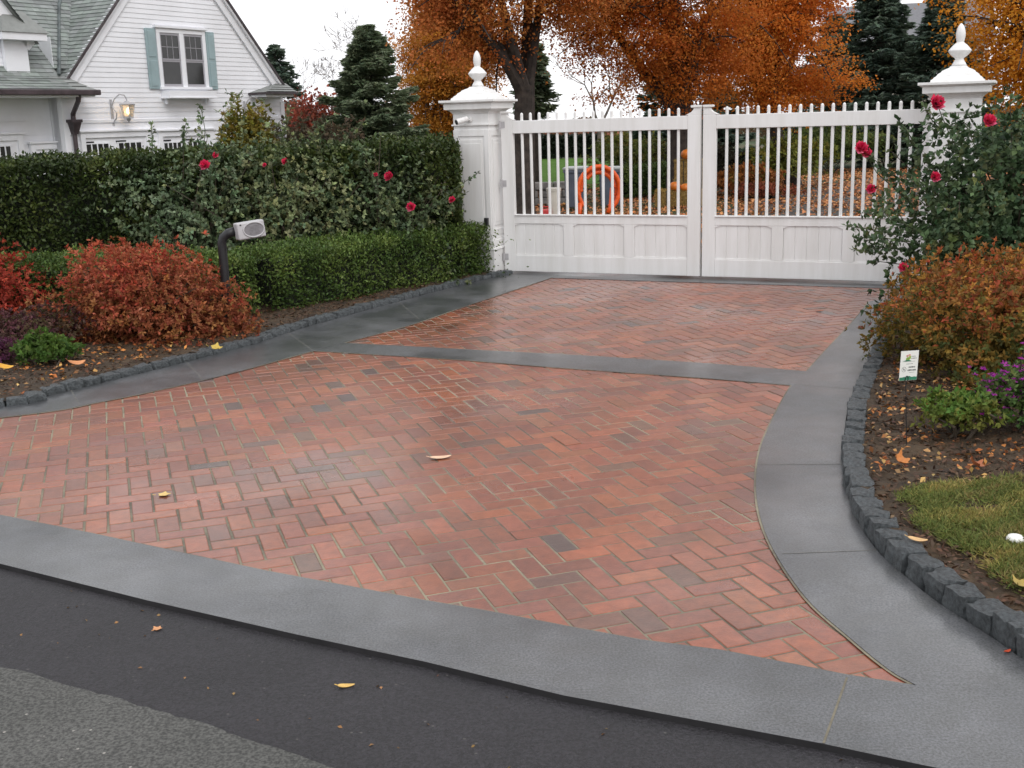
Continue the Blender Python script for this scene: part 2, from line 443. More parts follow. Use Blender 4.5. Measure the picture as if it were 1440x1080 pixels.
# brick field
B_ANG = math.radians(19.0); BU = np.array([math.cos(B_ANG), math.sin(B_ANG)]); AU = np.array([math.cos(B_ANG - PI / 2), math.sin(B_ANG - PI / 2)])
BO = np.array(G2(777.1, 738.5)); U = .1025
field = [tuple(p) for p in extend(FB_TOP, 2.6, 0)] + list(RB_IN) + [tuple(GC + GU * 2.4 + GN * .05), tuple(GC - GU * 2.3 + GN * .05)] + list(LB_IN[::-1])
def bricks():
    mb = MB(); g = .0042; bev = .0035
    r = random.Random(3)
    cols = [lin(152, 86, 60), lin(160, 92, 62), lin(146, 84, 62), lin(162, 96, 68), lin(140, 84, 66), lin(152, 88, 66)]
    darks = [lin(116, 82, 68), lin(106, 82, 76), lin(122, 88, 72), lin(124, 82, 66)]
    big = field
    for m in range(-70, 90):
        for n in range(-45, 60):
            i, j = m + 2 * n, -m + 2 * n
            for (i0, j0, li, lj) in ((i, j, 2, 1), (i + 2, j, 1, 2)):
                c = BO + AU * U * (i0 + li / 2) + BU * U * (j0 + lj / 2)
                if not (-7 < c[0] < 5 and 2 < c[1] < 13.6): continue
                q = c[None, :] + .17 * np.array([[0, 0], [1, 0], [-1, 0], [0, 1], [0, -1], [.7, .7], [-.7, .7], [.7, -.7], [-.7, -.7]])
                if not inside(q, big).any(): continue
                hx, hy = U * li / 2 - g + r.uniform(-.002, .001), U * lj / 2 - g + r.uniform(-.002, .001)
                dz = r.gauss(0, .0007); tx, ty = r.gauss(0, .004), r.gauss(0, .004); an = r.gauss(0, .006)
                a = AU * math.cos(an) + BU * math.sin(an); b = BU * math.cos(an) - AU * math.sin(an)
                def ring(k, z): return [(c[0] + a[0] * sx * (hx - k) + b[0] * sy * (hy - k), c[1] + a[1] * sx * (hx - k) + b[1] * sy * (hy - k), z + dz + tx * sx * hx + ty * sy * hy) for sx, sy in ((-1, -1), (-1, 1), (1, 1), (1, -1))]
                vs = ring(0, -.04) + ring(0, -bev) + ring(bev * .35, -bev * .3) + ring(bev * 1.1, 0)
                fs = [(12, 13, 14, 15)] + [(k * 4 + e, k * 4 + (e + 1) % 4, k * 4 + 4 + (e + 1) % 4, k * 4 + 4 + e) for k in range(3) for e in range(4)]
                fs = [f[::-1] for f in fs] if np.cross(a, b) > 0 and False else fs
                base = r.choice(darks) if r.random() < .075 else r.choice(cols)
                s = r.uniform(.68, .88); mb.col = tuple(x * s * r.uniform(.95, 1.05) for x in base)
                mb.add(vs, fs)
    me = mb.build('driveway_paving', BRICK)
    import bmesh
    bm = bmesh.new(); bm.from_mesh(me.data); bmesh.ops.recalc_face_normals(bm, faces=bm.faces); bm.to_mesh(me.data); bm.free()
    return tag(me, 'red herringbone brick driveway paving between the grey stone bands', 'driveway', kind='structure')
bricks()
mb = MB(); mb.prism([tuple(p) for p in (offset(extend(FB_TOP, 2.6, 0), -.1))] + offset(RB_IN, -.12) + [tuple(GC + GU * 2.5), tuple(GC - GU * 2.4)] + [(p[0] - .12, p[1] + .08) for p in LB_IN[::-1]], -.06, -.003)
tag(mb.build('driveway_base', MORTAR), 'sandy joint bed under the herringbone bricks', 'driveway', kind='structure')

def strip_along(mb, pl, wdt, z):
    a, b = offset(pl, wdt / 2), offset(pl, -wdt / 2)
    for i in range(len(pl) - 1): mb.add([(*a[i], z), (*b[i], z), (*b[i + 1], z), (*a[i + 1], z)], [(0, 1, 2, 3)])
def line_strip(mb, p, q, wdt, z): strip_along(mb, [tuple(p), tuple(q)], wdt, z)
JOINT = paint('stone_joint', (.15, .145, .13), .8, .2, 20)
EDGE_SHADE = paint('slab_edge_shade', (.016, .015, .016), .6, .2, 8)  # shadow line along the front slab's edge, painted as near-black side faces
def band(name, poly, z1, joints, edges, label, shade_edge=False):
    mb = MB(); mb.prism([tuple(p) for p in poly], -.018, z1); mb.cur = 1
    mb.cur = 1 if shade_edge else 2
    for p, q in joints: line_strip(mb, p, q, .007 if shade_edge else .005, z1 + .0012)
    mb.cur = 1
    for e in edges: strip_along(mb, e, .02, .0032 if z1 < .0046 else .0042)
    if shade_edge: mb.m = [2 if (1 < i < 2 + len(poly)) else v for i, v in enumerate(mb.m)]
    o = mb.build(name, [BLUESTONE, MORTAR, EDGE_SHADE if shade_edge else JOINT])
    return tag(o, label, 'paving', kind='structure')
fbt, fbb = extend(FB_TOP, 3.2, 0), extend(FB_BOT, 3.2, 2.5)
tail = [G2(1410, 985), G2(1440, 973), G2(1476, 955)]
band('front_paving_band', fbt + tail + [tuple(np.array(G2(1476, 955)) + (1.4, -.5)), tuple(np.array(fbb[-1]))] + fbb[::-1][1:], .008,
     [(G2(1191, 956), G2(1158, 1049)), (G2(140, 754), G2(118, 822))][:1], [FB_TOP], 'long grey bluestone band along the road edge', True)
band('right_paving_band', list(RB_IN) + [tuple(GC + GU * 2.45 + GN * .32), tuple(GC + GU * 2.7 + GN * .32)] + list(RB_OUT[::-1]) + [tuple(t) for t in tail[::-1]], .007,
     [(G2(1116, 542), G2(1204, 549)), (G2(1064, 655), G2(1186, 655)), (G2(1100, 781), G2(1232, 776))], [RB_IN], 'curved grey bluestone band on the right of the bricks')
band('left_paving_band', list(LB_IN) + list(LB_OUT[::-1]), .006, [(G2(100, 550), G2(112, 571)), (G2(262, 510), G2(285, 535)), (G2(405, 469), G2(440, 494)), (G2(560, 425), G2(590, 450))], [LB_IN], 'dark grey bluestone band below the left hedge')
CB_UP = [G2(*p) for p in ((470, 482), (498, 483.5), (658, 492), (830, 501), (1000, 512), (1160, 525))]
CB_LO = [G2(*p) for p in ((440, 494), (462, 495), (654, 507), (775, 517), (1000, 533), (1140, 545))]
band('cross_paving_band', CB_UP + CB_LO[::-1], .0045, [], [CB_UP, CB_LO], 'narrow bluestone band crossing the bricks before the gate')
band('gate_threshold', [tuple(GC - GU * 2.33 + GN * .30), tuple(GC + GU * 2.42 + GN * .30), tuple(GC + GU * 2.42 - GN * .2), tuple(GC - GU * 2.33 - GN * .2)], .005, [], [], 'wet bluestone strip directly under the white gate')

# asphalt road
fl = offset(fbb, .0)
new_edge = extend([G2(*p, -.04) for p in ((0, 949), (150, 990), (292, 1032), (425, 1080))], 4, 6)
ne = []
for a_, b_ in zip(new_edge[:-1], new_edge[1:]):
    k_ = max(2, int(math.dist(a_, b_) / .03)); ne += [tuple(np.array(a_) + (np.array(b_) - np.array(a_)) * t) for t in np.linspace(0, 1, k_, endpoint=False)]
ne = [(p[0], p[1] + R.normal() * .004 + .004 * math.sin(p[0] * 7) + .004 * math.sin(p[0] * 19 + 1)) for p in ne]
far_l, far_r = np.array(fbb[0]), np.array(fbb[-1])
mb = MB(); mb.prism([tuple(p) for p in offset(fbb, .3)] + [(12, -3), (12, -8), (-12, -2), (-12, 4.5), tuple(far_l + (-4, 1.0))], -.2, -.014)
tag(mb.build('road', ASPH_NEW), 'fresh dark asphalt strip along the driveway edge', 'road', kind='structure')
mb = MB(); nn = len(ne)
mb.add([(*p, -.008) for p in ne] + [(p[0] - 5, p[1] - 12, -.008) for p in ne] + [(*p, -.06) for p in ne], [(i, i + nn, i + 1 + nn, i + 1) for i in range(nn - 1)] + [(i, i + 1, i + 1 + 2 * nn, i + 2 * nn) for i in range(nn - 1)])
tag(mb.build('old_road', ASPH_OLD), 'worn grey asphalt road surface in the near corner', 'road', kind='structure')

# beds: soil as fine uneven sheets
def sheet(name, poly, step, z, amp, mat, label, cat, sc=.35, seed=2):
    poly = [tuple(p) for p in poly]; A = np.array(poly); x0, y0 = A.min(0); x1, y1 = A.max(0)
    xs = np.arange(x0, x1 + step, step); ys = np.arange(y0, y1 + step, step); X, Y = np.meshgrid(xs, ys)
    P = np.c_[X.ravel(), Y.ravel(), np.zeros(X.size)]
    P[:, 2] = z + amp * (wave(P, sc, seed) - .5) + amp * .4 * (wave(P, sc * .3, seed + 1) - .5)
    nx = len(xs); cx = (X[:-1, :-1] + step / 2).ravel(); cy = (Y[:-1, :-1] + step / 2).ravel()
    ok = inside(np.c_[cx, cy], poly); jj, ii = np.divmod(np.arange(len(cx)), nx - 1)
    f = [(j * nx + i, j * nx + i + 1, (j + 1) * nx + i + 1, (j + 1) * nx + i) for i, j, k in zip(ii, jj, ok) if k]
    mb = MB(); mb.add(P, f); return tag(mb.build(name, mat, smooth=True), label, cat, kind='structure')
KW = .105
lk_in = offset(LB_OUT, KW * .6); rk_in = offset(RB_OUT, -KW * .6)
left_bed = list(lk_in) + [tuple(GC - GU * 2.4), tuple(GC - GU * 2.9 - GN * .6), (-9, 13.8), (-9, 6.0)]
right_bed = [tuple(np.array(rk_in[0]) + (.55, -.32))] + list(rk_in) + [tuple(GC + GU * 2.45), tuple(GC + GU * 3.2), (8, 11), (8, 1.5)]
sheet('left_soil_bed', left_bed, .07, .045, .022, SOIL, 'brown soil bed behind the left kerb', 'soil')
sheet('right_soil_bed', right_bed, .05, .06, .026, SOIL, 'brown soil bed behind the right kerb', 'soil', seed=7)

# granite kerbs: each sett a block of its own
def sett_mesh(seed):
    r = np.random.default_rng(seed); n = 5; g = np.linspace(-1, 1, n); vs = {}; V = []; Fc = []
    def vid(p):
        k = tuple(np.round(p, 4))
        if k not in vs: vs[k] = len(V); V.append(np.array(p))
        return vs[k]
    for ax in range(3):
        for sgn in (-1, 1):
            for a in range(n - 1):
                for b in range(n - 1):
                    q = []
                    for da, db in ((0, 0), (1, 0), (1, 1), (0, 1)):
                        p = [0, 0, 0]; p[ax] = sgn; p[(ax + 1) % 3] = g[a + da]; p[(ax + 2) % 3] = g[b + db]; q.append(vid(p))
                    Fc.append(tuple(q) if sgn > 0 else tuple(q[::-1]))
    V = np.array(V); l = (np.abs(V) ** 9).sum(1) ** (1 / 9.); V = V / l[:, None] * .5
    V += (wave(V, .7, seed)[:, None] - .5) * V * .22 + r.normal(size=V.shape) * .014
    me = bpy.data.meshes.new('sett'); me.from_pydata([tuple(v) for v in V], [], Fc); me.materials.append(SETT)
    return me
SM = [sett_mesh(s) for s in range(8)]
def kerb(name, pl, side, label, hgt, dl):
    root = empty(name, (*pl[len(pl) // 2], 0)); tag(root, label, 'kerb', kind='structure')
    tot = seglen(pl)[-1]; s = .02; k = 0
    while s < tot and k < 99:
        l = random.uniform(*dl); p, u = along(pl, s + l / 2); nrm = np.array([-u[1], u[0]]) * side
        c = p + nrm * (KW / 2 + .004)
        o = bpy.data.objects.new('sett', SM[random.randrange(8)]); link(o, root)
        hh = hgt + random.gauss(0, .004)
        o.location = (c[0] - root.location[0] + random.gauss(0, .004), c[1] - root.location[1] + random.gauss(0, .004), hh / 2 - .03)
        o.rotation_euler = (random.gauss(0, .04), random.gauss(0, .04), math.atan2(u[1], u[0]) + random.gauss(0, .05))
        o.scale = (l * .93, KW * random.uniform(.95, 1.1), hh + .06)
        s += l; k += 1
kerb('granite_kerb', [tuple(np.array(RB_OUT[0]) + (.55, -.32))] + list(RB_OUT), -1, 'dark granite sett kerb curving round the right flower bed', .082, (.115, .165))
kerb('granite_kerb', LB_OUT, 1, 'dark granite sett kerb edging the left hedge bed', .055, (.12, .17))

# ------------------------------------------------------------------ white gate
GATE_L, GAP = 2.3, .012
def make_leaf(name, label, mirror, GATE_L=2.3, so_=.14):
    """local frame: x from the meeting stile outwards, y towards the road negative"""
    root = empty(name, (*(GC), 0.03), GANG); tag(root, label, 'gate', 'white gate leaves of the driveway gate')
    sg = -1 if mirror else 1
    X = lambda a, b: (min(sg * a, sg * b), max(sg * a, sg * b))
    t = .03; st = .14; x0 = GAP; x1 = GATE_L
    def bx(mb, a, b, y0, y1, z0, z1): mb.box(*X(a, b), y0, y1, z0, z1)
    zb, zp0, zp1, zm, zr0, zr1 = 0.0, .185, .545, .635, 1.545, 1.685
    for a, b, inner in ((x0, x0 + st, True), (x1 - so_, x1, False)):
        mb = MB(); bx(mb, a, b, -t, t, zb, zr1 + .004)
        # ogee shaped cap sweeping up to a round nosing
        if inner:
            pr = [(a, 1.689), (b + .03, 1.689), (b + .005, 1.70), (b - .035, 1.72), (b - .06, 1.745), (b - .066, 1.765), (a, 1.765)]
            pr2 = [(a, 1.765), (b - .04, 1.765), (b - .033, 1.772), (b - .033, 1.784), (b - .04, 1.79), (a, 1.79)]
        else:
            pr = [(b, 1.689), (a - .03, 1.689), (a - .005, 1.70), (a + .035, 1.72), (a + .06, 1.745), (a + .066, 1.765), (b, 1.765)]
            pr2 = [(b, 1.765), (a + .04, 1.765), (a + .033, 1.772), (a + .033, 1.784), (a + .04, 1.79), (b, 1.79)]
        mb.prism_y([(sg * p, z) for p, z in pr], -t + .002, t - .002); mb.prism_y([(sg * p, z) for p, z in pr2], -t - .01, t + .01)
        mb.build('stile', WHITE, root, bevel=.004)
    a, b = x0 + st, x1 - so_
    mb = MB(); bx(mb, a, b, -t + .002, t - .002, zr0, zr1); mb.build('top_rail', WHITE, root, bevel=.005)
    mb = MB(); bx(mb, a, b, -t + .002, t - .002, zp1, zm); bx(mb, a, b, -t - .012, t + .012, zm, zm + .012); mb.build('middle_rail', WHITE, root, bevel=.003)
    mb = MB(); bx(mb, a, b, -t + .002, t - .002, zb, zp0); mb.build('bottom_rail', WHITE, root, bevel=.005)
    nP = 3; mw = .12; pw = (b - a - mw * 2) / nP
    for k in range(nP):
        p0 = a + k * (pw + mw); p1 = p0 + pw
        if k < nP - 1:
            mb = MB(); bx(mb, p1, p1 + mw, -t + .003, t - .003, zp0, zp1); mb.build('muntin', WHITE, root, bevel=.003)
        mb = MB(); nb = 5; bw = pw / nb
        for q in range(nb):      # tongue and groove boards with V joints
            mb.add([(sg * (p0 + q * bw), -.011, zp0), (sg * (p0 + q * bw + .005), -.0165, zp0), (sg * (p0 + (q + 1) * bw - .006), -.0165, zp0), (sg * (p0 + (q + 1) * bw), -.011, zp0),
                    (sg * (p0 + q * bw), -.011, zp1), (sg * (p0 + q * bw + .006), -.0165, zp1), (sg * (p0 + (q + 1) * bw - .006), -.0165, zp1), (sg * (p0 + (q + 1) * bw), -.011, zp1)],
                   [(0, 1, 5, 4), (1, 2, 6, 5), (2, 3, 7, 6)])
        bx(mb, p0, p1, .004, .014, zp0, zp1)
        for e0, d in ((p0, 1), (p1, -1)):     # clipped upper corners of the panel
            mb.prism_y([(sg * e0, zp1), (sg * (e0 + d * .055), zp1), (sg * (e0 + d * .012), zp1 - .02), (sg * e0, zp1 - .022)], -t + .004, -.017)
        bx(mb, p0, p1, -t + .006, -.017, zp0, zp0 + .010)
        mb.build('panel', WHITE, root)
    for hz in (.12, .95, 1.60):
        mb = MB(); mb.lathe([(.014, hz), (.014, hz + .09)], 10, sg * (x1 + .006), -t - .008); bx(mb, x1 - .05, x1, -t - .006, -t - .0005, hz + .01, hz + .08); mb.build('hinge', GREYP, root)
    n = 18
    for k in range(n):
        x = a + (b - a) * (k + 1) / (n + 1); r_ = .0165
        mb = MB(); mb.lathe([(r_, zm + .013), (r_, zr0 - .001)], 12, sg * x, 0)
        mb.lathe([(r_, zr1 + .001), (r_, zr1 + .065), (r_ * .85, zr1 + .075), (r_ * .45, zr1 + .082), (.001, zr1 + .084)], 12, sg * x, 0)
        mb.build('picket', WHITE, root, smooth=False)
    return root
make_leaf('gate_leaf', 'left leaf of the white picket gate, hinged beside the camera pillar', True)
make_leaf('gate_leaf', 'right leaf of the white picket gate, partly behind the rose bush', False, 2.255, .075)

# ------------------------------------------------------------------ gate pillars
def make_pillar(pos, label, left):
    root = empty('gate_pillar', (*pos, 0), GANG); tag(root, label, 'gate pillar', 'white gate pillars with urn finials')
    s = .215
    mb = MB(); mb.frus(.255, -.1, .255, .29); mb.frus(.262, .29, .262, .305); mb.frus(.25, .305, .235, .33); mb.build('plinth', WHITE, root, bevel=.004)
    mb = MB(); mb.frus(s, .33, s, 1.68)
    mb.frus(s + .03, .331, s + .03, .40); mb.frus(s + .018, .40, s + .018, .425); mb.frus(s + .008, .425, s + .008, .45)
    # applied frames leave recessed panels on each face
    for k in range(4):
        mb.T = Matrix.Rotation(k * PI / 2, 4, 'Z')
        e = s + .012
        mb.box(-s + .001, -s + .055, -e, -s + .001, .452, 1.63); mb.box(s - .055, s - .001, -e, -s + .001, .452, 1.63)
        mb.box(-s + .055, s - .055, -e, -s + .001, 1.56, 1.63); mb.box(-s + .055, s - .055, -e, -s + .001, .452, .52)
        mb.box(-s + .085, s - .085, -s - .007, -s + .001, .56, 1.52)
        mb.box(-s + .10, s - .10, -s - .010, -s - .006, .60, 1.48)
    mb.T = None
    mb.build('shaft', WHITE, root, bevel=.002)
    mb = MB(); mb.frus(s + .02, 1.675, s + .02, 1.692); mb.frus(s + .004, 1.692, s + .004, 1.80)
    for q, (o0, z0, o1, z1) in enumerate(((.004, 1.80, .012, 1.815), (.012, 1.815, .03, 1.835), (.03, 1.835, .06, 1.853))): mb.frus(s + o0, z0, s + o1, z1)
    mb.build('frieze', WHITE, root, bevel=.002)
    mb = MB(); mb.frus(.295, 1.853, .297, 1.915); mb.frus(.305, 1.915, .33, 1.93); mb.frus(.337, 1.93, .337, 1.955); mb.build('cornice', WHITE, root, bevel=.003)
    mb = MB()
    rr = [(.235, 1.955), (.232, 1.975), (.215, 1.985), (.205, 2.0), (.185, 2.012), (.175, 2.03), (.15, 2.045), (.14, 2.06), (.085, 2.085), (.072, 2.10)]
    for (r0, z0), (r1, z1) in zip(rr[:-1], rr[1:]): mb.frus(r0, z0, r1, z1)
    mb.build('stepped_cap', WHITE, root, bevel=.002)
    mb = MB(); mb.lathe([(.072, 2.10), (.06, 2.125), (.045, 2.15), (.038, 2.165), (.043, 2.175), (.058, 2.185), (.085, 2.21), (.102, 2.235), (.105, 2.243), (.1, 2.25), (.085, 2.268), (.06, 2.295), (.04, 2.31), (.033, 2.318),
                          (.034, 2.326), (.042, 2.365), (.043, 2.40), (.036, 2.44), (.022, 2.47), (.008, 2.487), (.001, 2.49)], 28)
    mb.build('finial', WHITE, root, smooth=True)
    return root
PW = GATE_L + .28
PL, PR = GC - GU * PW, GC + GU * 2.475
make_pillar(PL, 'left white gate pillar carrying the small security camera', True)
make_pillar(PR, 'right white gate pillar rising behind the rose bush', False)
def gl(p, x, y, z):       # point in a pillar's frame
    q = p + GU * x - GN * y; return (q[0], q[1], z)
r0 = empty('security_camera', gl(PL, -.05, -.219, 1.74), GANG); tag(r0, 'small white bullet security camera on the left gate pillar', 'security camera')
mb = MB(); mb.T = Matrix.Translation((.04, -.0, 0)) @ Matrix.Rotation(PI / 2, 4, 'X'); mb.lathe([(.03, 0), (.03, .012), (.02, .02)], 16); mb.build('wall_mount', WHITE, r0)
mb = MB(); mb.tube([(.04, -.02, 0), (.03, -.06, .0), (.0, -.08, 0)], .012, 8); mb.build('arm', WHITE, r0)
dcm = Vector((-.55, -.8, -.25)).normalized()
mb = MB(); c0 = Vector((.03, -.05, .012)); mb.tube([c0, c0 + dcm * .10, c0 + dcm * .14], [.03, .033, .033], 16); mb.build('housing', WHITE, r0)
mb = MB(); mb.tube([c0 + dcm * .1405, c0 + dcm * .147], [.028, .026], 16); mb.build('lens', BLACKM, r0)
r0 = empty('photocell', gl(PL, .165, -.228, .565), GANG); tag(r0, 'small black sensor box low on the left gate pillar', 'sensor')
mb = MB(); mb.box(-.022, .022, -.04, 0, 0, .09); mb.build('housing', BLACKM, r0, bevel=.004)
mb = MB(); mb.T = Matrix.Translation((0, -.0405, .06)) @ Matrix.Rotation(PI / 2, 4, 'X'); mb.lathe([(.012, 0), (.012, .004)], 14); mb.build('lens', GLASS, r0)

# ------------------------------------------------------------------ house
HD = math.radians(60)
HA = at(397, 135, 30.0); HZ = -.62
hx, hy = np.array([.5, math.sqrt(.75)]), np.array([-math.sqrt(.75), .5])
house = empty('house', (HA[0], HA[1], HZ), HD)
tag(house, 'white clapboard house with slate roof and gable window', 'house')
def HW(px, py, yoff=0.0):     # pixel -> (x,z) on a plane parallel to the gable wall, local z
    nrm = -np.array([*hy, 0]); A = np.array([HA[0], HA[1], 0]) + np.array([*hy, 0]) * yoff
    d = ray(px, py); t = ((A - EYE) @ nrm) / (d @ nrm); p = EYE + d * t
    return float((p[:2] - HA[:2]) @ hx), float(p[2] - HZ)
Wd, EV = 6.85, 2.62 - HZ; AP = 6.28 - HZ; SL = (AP - EV) / (Wd / 2)
def siding(mb, x0, x1, z0, z1, y, step=.105, gable=False):
    z = z0
    while z < z1 - .01:
        zt = min(z + step, z1)
        if gable and z > EV:
            a0, a1 = -Wd + (z - EV) / SL, -(z - EV) / SL; b0, b1 = -Wd + (zt - EV) / SL, -(zt - EV) / SL
        else: a0, a1, b0, b1 = x0, x1, x0, x1
        mb.add([(a0, y - .013, z), (a1, y - .013, z), (b1, y - .003, zt), (b0, y - .003, zt), (a0, y, z), (a1, y, z)], [(0, 1, 2, 3), (0, 4, 5, 1)])
        z = zt
mb = MB(); siding(mb, -Wd, 0, 0, AP - .02, 0, gable=True)
mb.prism_y([(-Wd, 0), (0, 0), (0, EV), (-Wd / 2, AP - .01), (-Wd, EV)], .001, .3)
mb.box(-.001, .0, 0, 8, 0, EV)
mb.box(-.12, .02, -.03, .1, 0, EV - .3); mb.box(-Wd - .02, -Wd + .12, -.03, .1, 0, EV - .2)
gw = mb.build('gable_wall', WHITE_H, house)
mb = MB(); mb.box(-Wd - .0, -Wd + .01, .1, .5, 0, EV + 1); siding(mb, -18, -Wd - .01, 0, EV + .2, .36)
mb.box(-18, -Wd - .01, .361, .6, 0, EV + .2); mb.build('wing_wall', WHITE_H, house)
mb = MB(); zb = 1.90 - HZ
mb.box(-Wd + .12, -.12, -.05, -.001, zb, zb + .07); mb.box(-Wd + .12, -.12, -.03, -.001, zb - .24, zb); mb.build('belt_course', WHITE_H, house, bevel=.004)
mb = MB(); zw = HW(10, 171, .33)[1]; mb.box(-18, HW(36, 171, .33)[0], .31, .358, zw, zw + .06); mb.build('belt_course', WHITE_H, house)
# rakes and roofs
def rake(side):
    mb = MB(); ln = math.hypot(Wd / 2, AP - EV) + .25
    a = math.atan2(AP - EV, Wd / 2)
    sx = -1 if side < 0 else 1
    xe = -Wd if side < 0 else 0
    mb.T = Matrix.Translation((xe, 0, EV)) @ (Matrix.Rotation(-a, 4, 'Y') if side < 0 else Matrix.Rotation(a + PI, 4, 'Y') @ Matrix.Scale(-1, 4, (0, 0, 1)))
    mb.box(-.1, ln - .3, -.06, .0, -.22, -.05); mb.box(-.12, ln - .25, -.12, 0, -.05, .03)
    mb.build('rake_board', WHITE_H, house)
rake(-1); rake(1)
def slates(mb, o, u, v, n, lu, lv, cu=.22, cv=.115, seed=1, tone=1.0, keep=None):
    """courses of slates: u along the eave, v up the slope, n out of the roof"""
    r = random.Random(seed); o, u, v, n = map(np.array, (o, u, v, n)); k = 0; s = 0
    while s < lv:
        t = -r.uniform(0, cu)
        while t < lu:
            w_ = cu * r.uniform(.75, 1.25); a, b = max(t, 0), min(t + w_ - .004, lu)
            if b - a > .02 and (keep is None or keep(a, s)):
                ln = cv + .02; th = r.uniform(.007, .012); dr = r.uniform(-.005, .005)
                p = [o + u * a + v * (s + dr) + n * (th + .012), o + u * b + v * (s + dr) + n * (th + .012), o + u * b + v * (s + ln) + n * .004, o + u * a + v * (s + ln) + n * .004,
                     o + u * a + v * (s + dr), o + u * b + v * (s + dr)]
                g = r.uniform(.75, 1.2) * tone; mb.col = (.23 * g, .25 * g * r.uniform(.97, 1.05), .24 * g)
                mb.add(p, [(0, 1, 2, 3), (0, 4, 5, 1)])
            t += w_
        s += cv
    mb.col = (.2, .21, .2)
sl = math.hypot(Wd / 2, AP - EV); cs, sn = (Wd / 2) / sl, (AP - EV) / sl
mb = MB(); mb.col = (.2, .21, .2)
slates(mb, (-Wd - .1 * cs, 8, EV + .03 - .1 * sn), (0, -1, 0), (cs, 0, sn), (-sn, 0, cs), 8.16, sl + .1, seed=4)
mb.add([(-Wd, -.14, EV + .03), (-Wd / 2, -.14, AP + .03), (-Wd / 2, 8, AP + .03), (-Wd, 8, EV + .03)], [(0, 1, 2, 3)])
mb.add([(.12, -.14, EV + .03 - .12 * SL), (-Wd / 2, -.14, AP + .03), (-Wd / 2, 8, AP + .03), (.12, 8, EV + .03 - .12 * SL)], [(0, 1, 2, 3)])
mb.add([(.12, -.14, EV + .065 - .12 * SL), (-Wd / 2, -.14, AP + .075), (-Wd / 2, 8, AP + .075), (.12, 8, EV + .065 - .12 * SL), (.12, -.14, EV + .03 - .12 * SL), (-Wd / 2, -.14, AP + .03)], [(0, 1, 2, 3), (0, 4, 5, 1)])
rf = mb.build('gable_roof', SLATE, house)
mb = MB(); a = math.atan2(AP - EV, Wd / 2)
for side in (-1, 1):
    xe = -Wd if side < 0 else 0
    mb.T = Matrix.Translation((xe, 0, EV)) @ (Matrix.Rotation(-a, 4, 'Y') if side < 0 else Matrix.Rotation(a + PI, 4, 'Y') @ Matrix.Scale(-1, 4, (0, 0, 1)))
    mb.box(-.12, sl + .02, -.155, -.125, .0, .05)
mb.build('roof_edge', COPPER, rf)
# wing roof, gutter, soffit
GZ = HW(40, 127, -.55)[1]; wx1 = HW(136, 127, -.55)[0]
wp = 1.15; wl = 7.5; wc, ws = 1 / math.hypot(1, wp), wp / math.hypot(1, wp)
mb = MB(); mb.col = (.2, .21, .2)
# bell-cast foot then the main slope, only left of the gable section
slates(mb, (-18, -.55, GZ + .02), (1, 0, 0), (0, .88, .47), (0, -.47, .88), 18 - Wd - .05, .55, seed=8, tone=.95)
zf = GZ + .02 + .55 * .47; yf = -.55 + .55 * .88
slates(mb, (-18, yf, zf), (1, 0, 0), (0, wc, ws), (0, -ws, wc), 18 - Wd + 3.2, wl, seed=9, keep=lambda a_, s_: (a_ - 18) < -Wd - .1 or (yf + s_ * wc > .05 and zf + s_ * ws > EV + ((a_ - 18) + Wd) * SL - .1))
mb.add([(-18, yf, zf), (-Wd, yf, zf), (-Wd, yf + wl * wc, zf + wl * ws), (-18, yf + wl * wc, zf + wl * ws)], [(0, 1, 2, 3)])
mb.add([(-18, -.55, GZ + .018), (-Wd - .05, -.55, GZ + .018), (-Wd - .05, yf, zf), (-18, yf, zf)], [(0, 1, 2, 3)])
mb.build('wing_roof', SLATE, house)
mb = MB(); mb.T = None
v0 = np.array([-Wd - .03, yf, zf + .05]); 
tv = 3.0
mb.tube([v0 + (0, -.02, 0), (-Wd + .9 * tv / SL * .5, yf + tv * .5 / wp, zf + tv * .5 + .06), (-Wd + tv / SL + .0, yf + tv / wp, zf + tv + .06)], .035, 6)
mb.build('valley_flashing', LEADM, house)
mb = MB(); mb.box(-18, wx1 + .02, -.66, -.55, GZ - .09, GZ + .02); mb.build('gutter', COPPER, house, bevel=.02)
mb = MB(); mb.box(-18, wx1 - .05, -.549, .359, GZ - .12, GZ - .075); mb.box(-18, wx1 - .05, -.545, -.45, GZ - .28, GZ - .121) if False else None
mb.build('soffit', WHITE_H, house)
# cornice returns: small hipped slate roofs at the gable's feet
def cret(xa, xb, xp, zt, name='cornice_return'):
    mb = MB(); mb.col = (.21, .22, .21)
    z0 = GZ + .0
    o_ = [(xa, -.55, z0), (xb, -.55, z0), (xb, 0, z0), (xa, 0, z0), (xp[0], -.02, zt), (xp[1], -.02, zt)]
    mb.add(o_, [(0, 1, 5, 4), (1, 2, 5), (3, 0, 4)])
    for k in range(4):       # slate courses as thin lapped strips
        t0, t1 = k / 4, (k + 1) / 4
        L = lambda p, q, t: tuple(np.array(p) * (1 - t) + np.array(q) * t)
        a0, a1, b0, b1 = L(o_[0], o_[4], t0), L(o_[1], o_[5], t0), L(o_[0], o_[4], t1), L(o_[1], o_[5], t1)
        g = random.uniform(.8, 1.1); mb.col = (.24 * g, .25 * g, .24 * g)
        mb.add([(a0[0], a0[1] - .015, a0[2] + .02), (a1[0], a1[1] - .015, a1[2] + .02), (b1[0], b1[1] - .004, b1[2] + .006), (b0[0], b0[1] - .004, b0[2] + .006)], [(0, 1, 2, 3)])
    o = mb.build(name, SLATE, house)
    mb = MB(); mb.box(xa - .03, xb + .03, -.58, 0.02 if xb > 0 else -.003, z0 - .055, z0 - .002); mb.build('return_edge', COPPER, o)
    mb = MB(); mb.box(xa + .06, xb - .06, -.5, -.004, z0 - .11, z0 - .057); mb.build('return_soffit', WHITE_H, o)
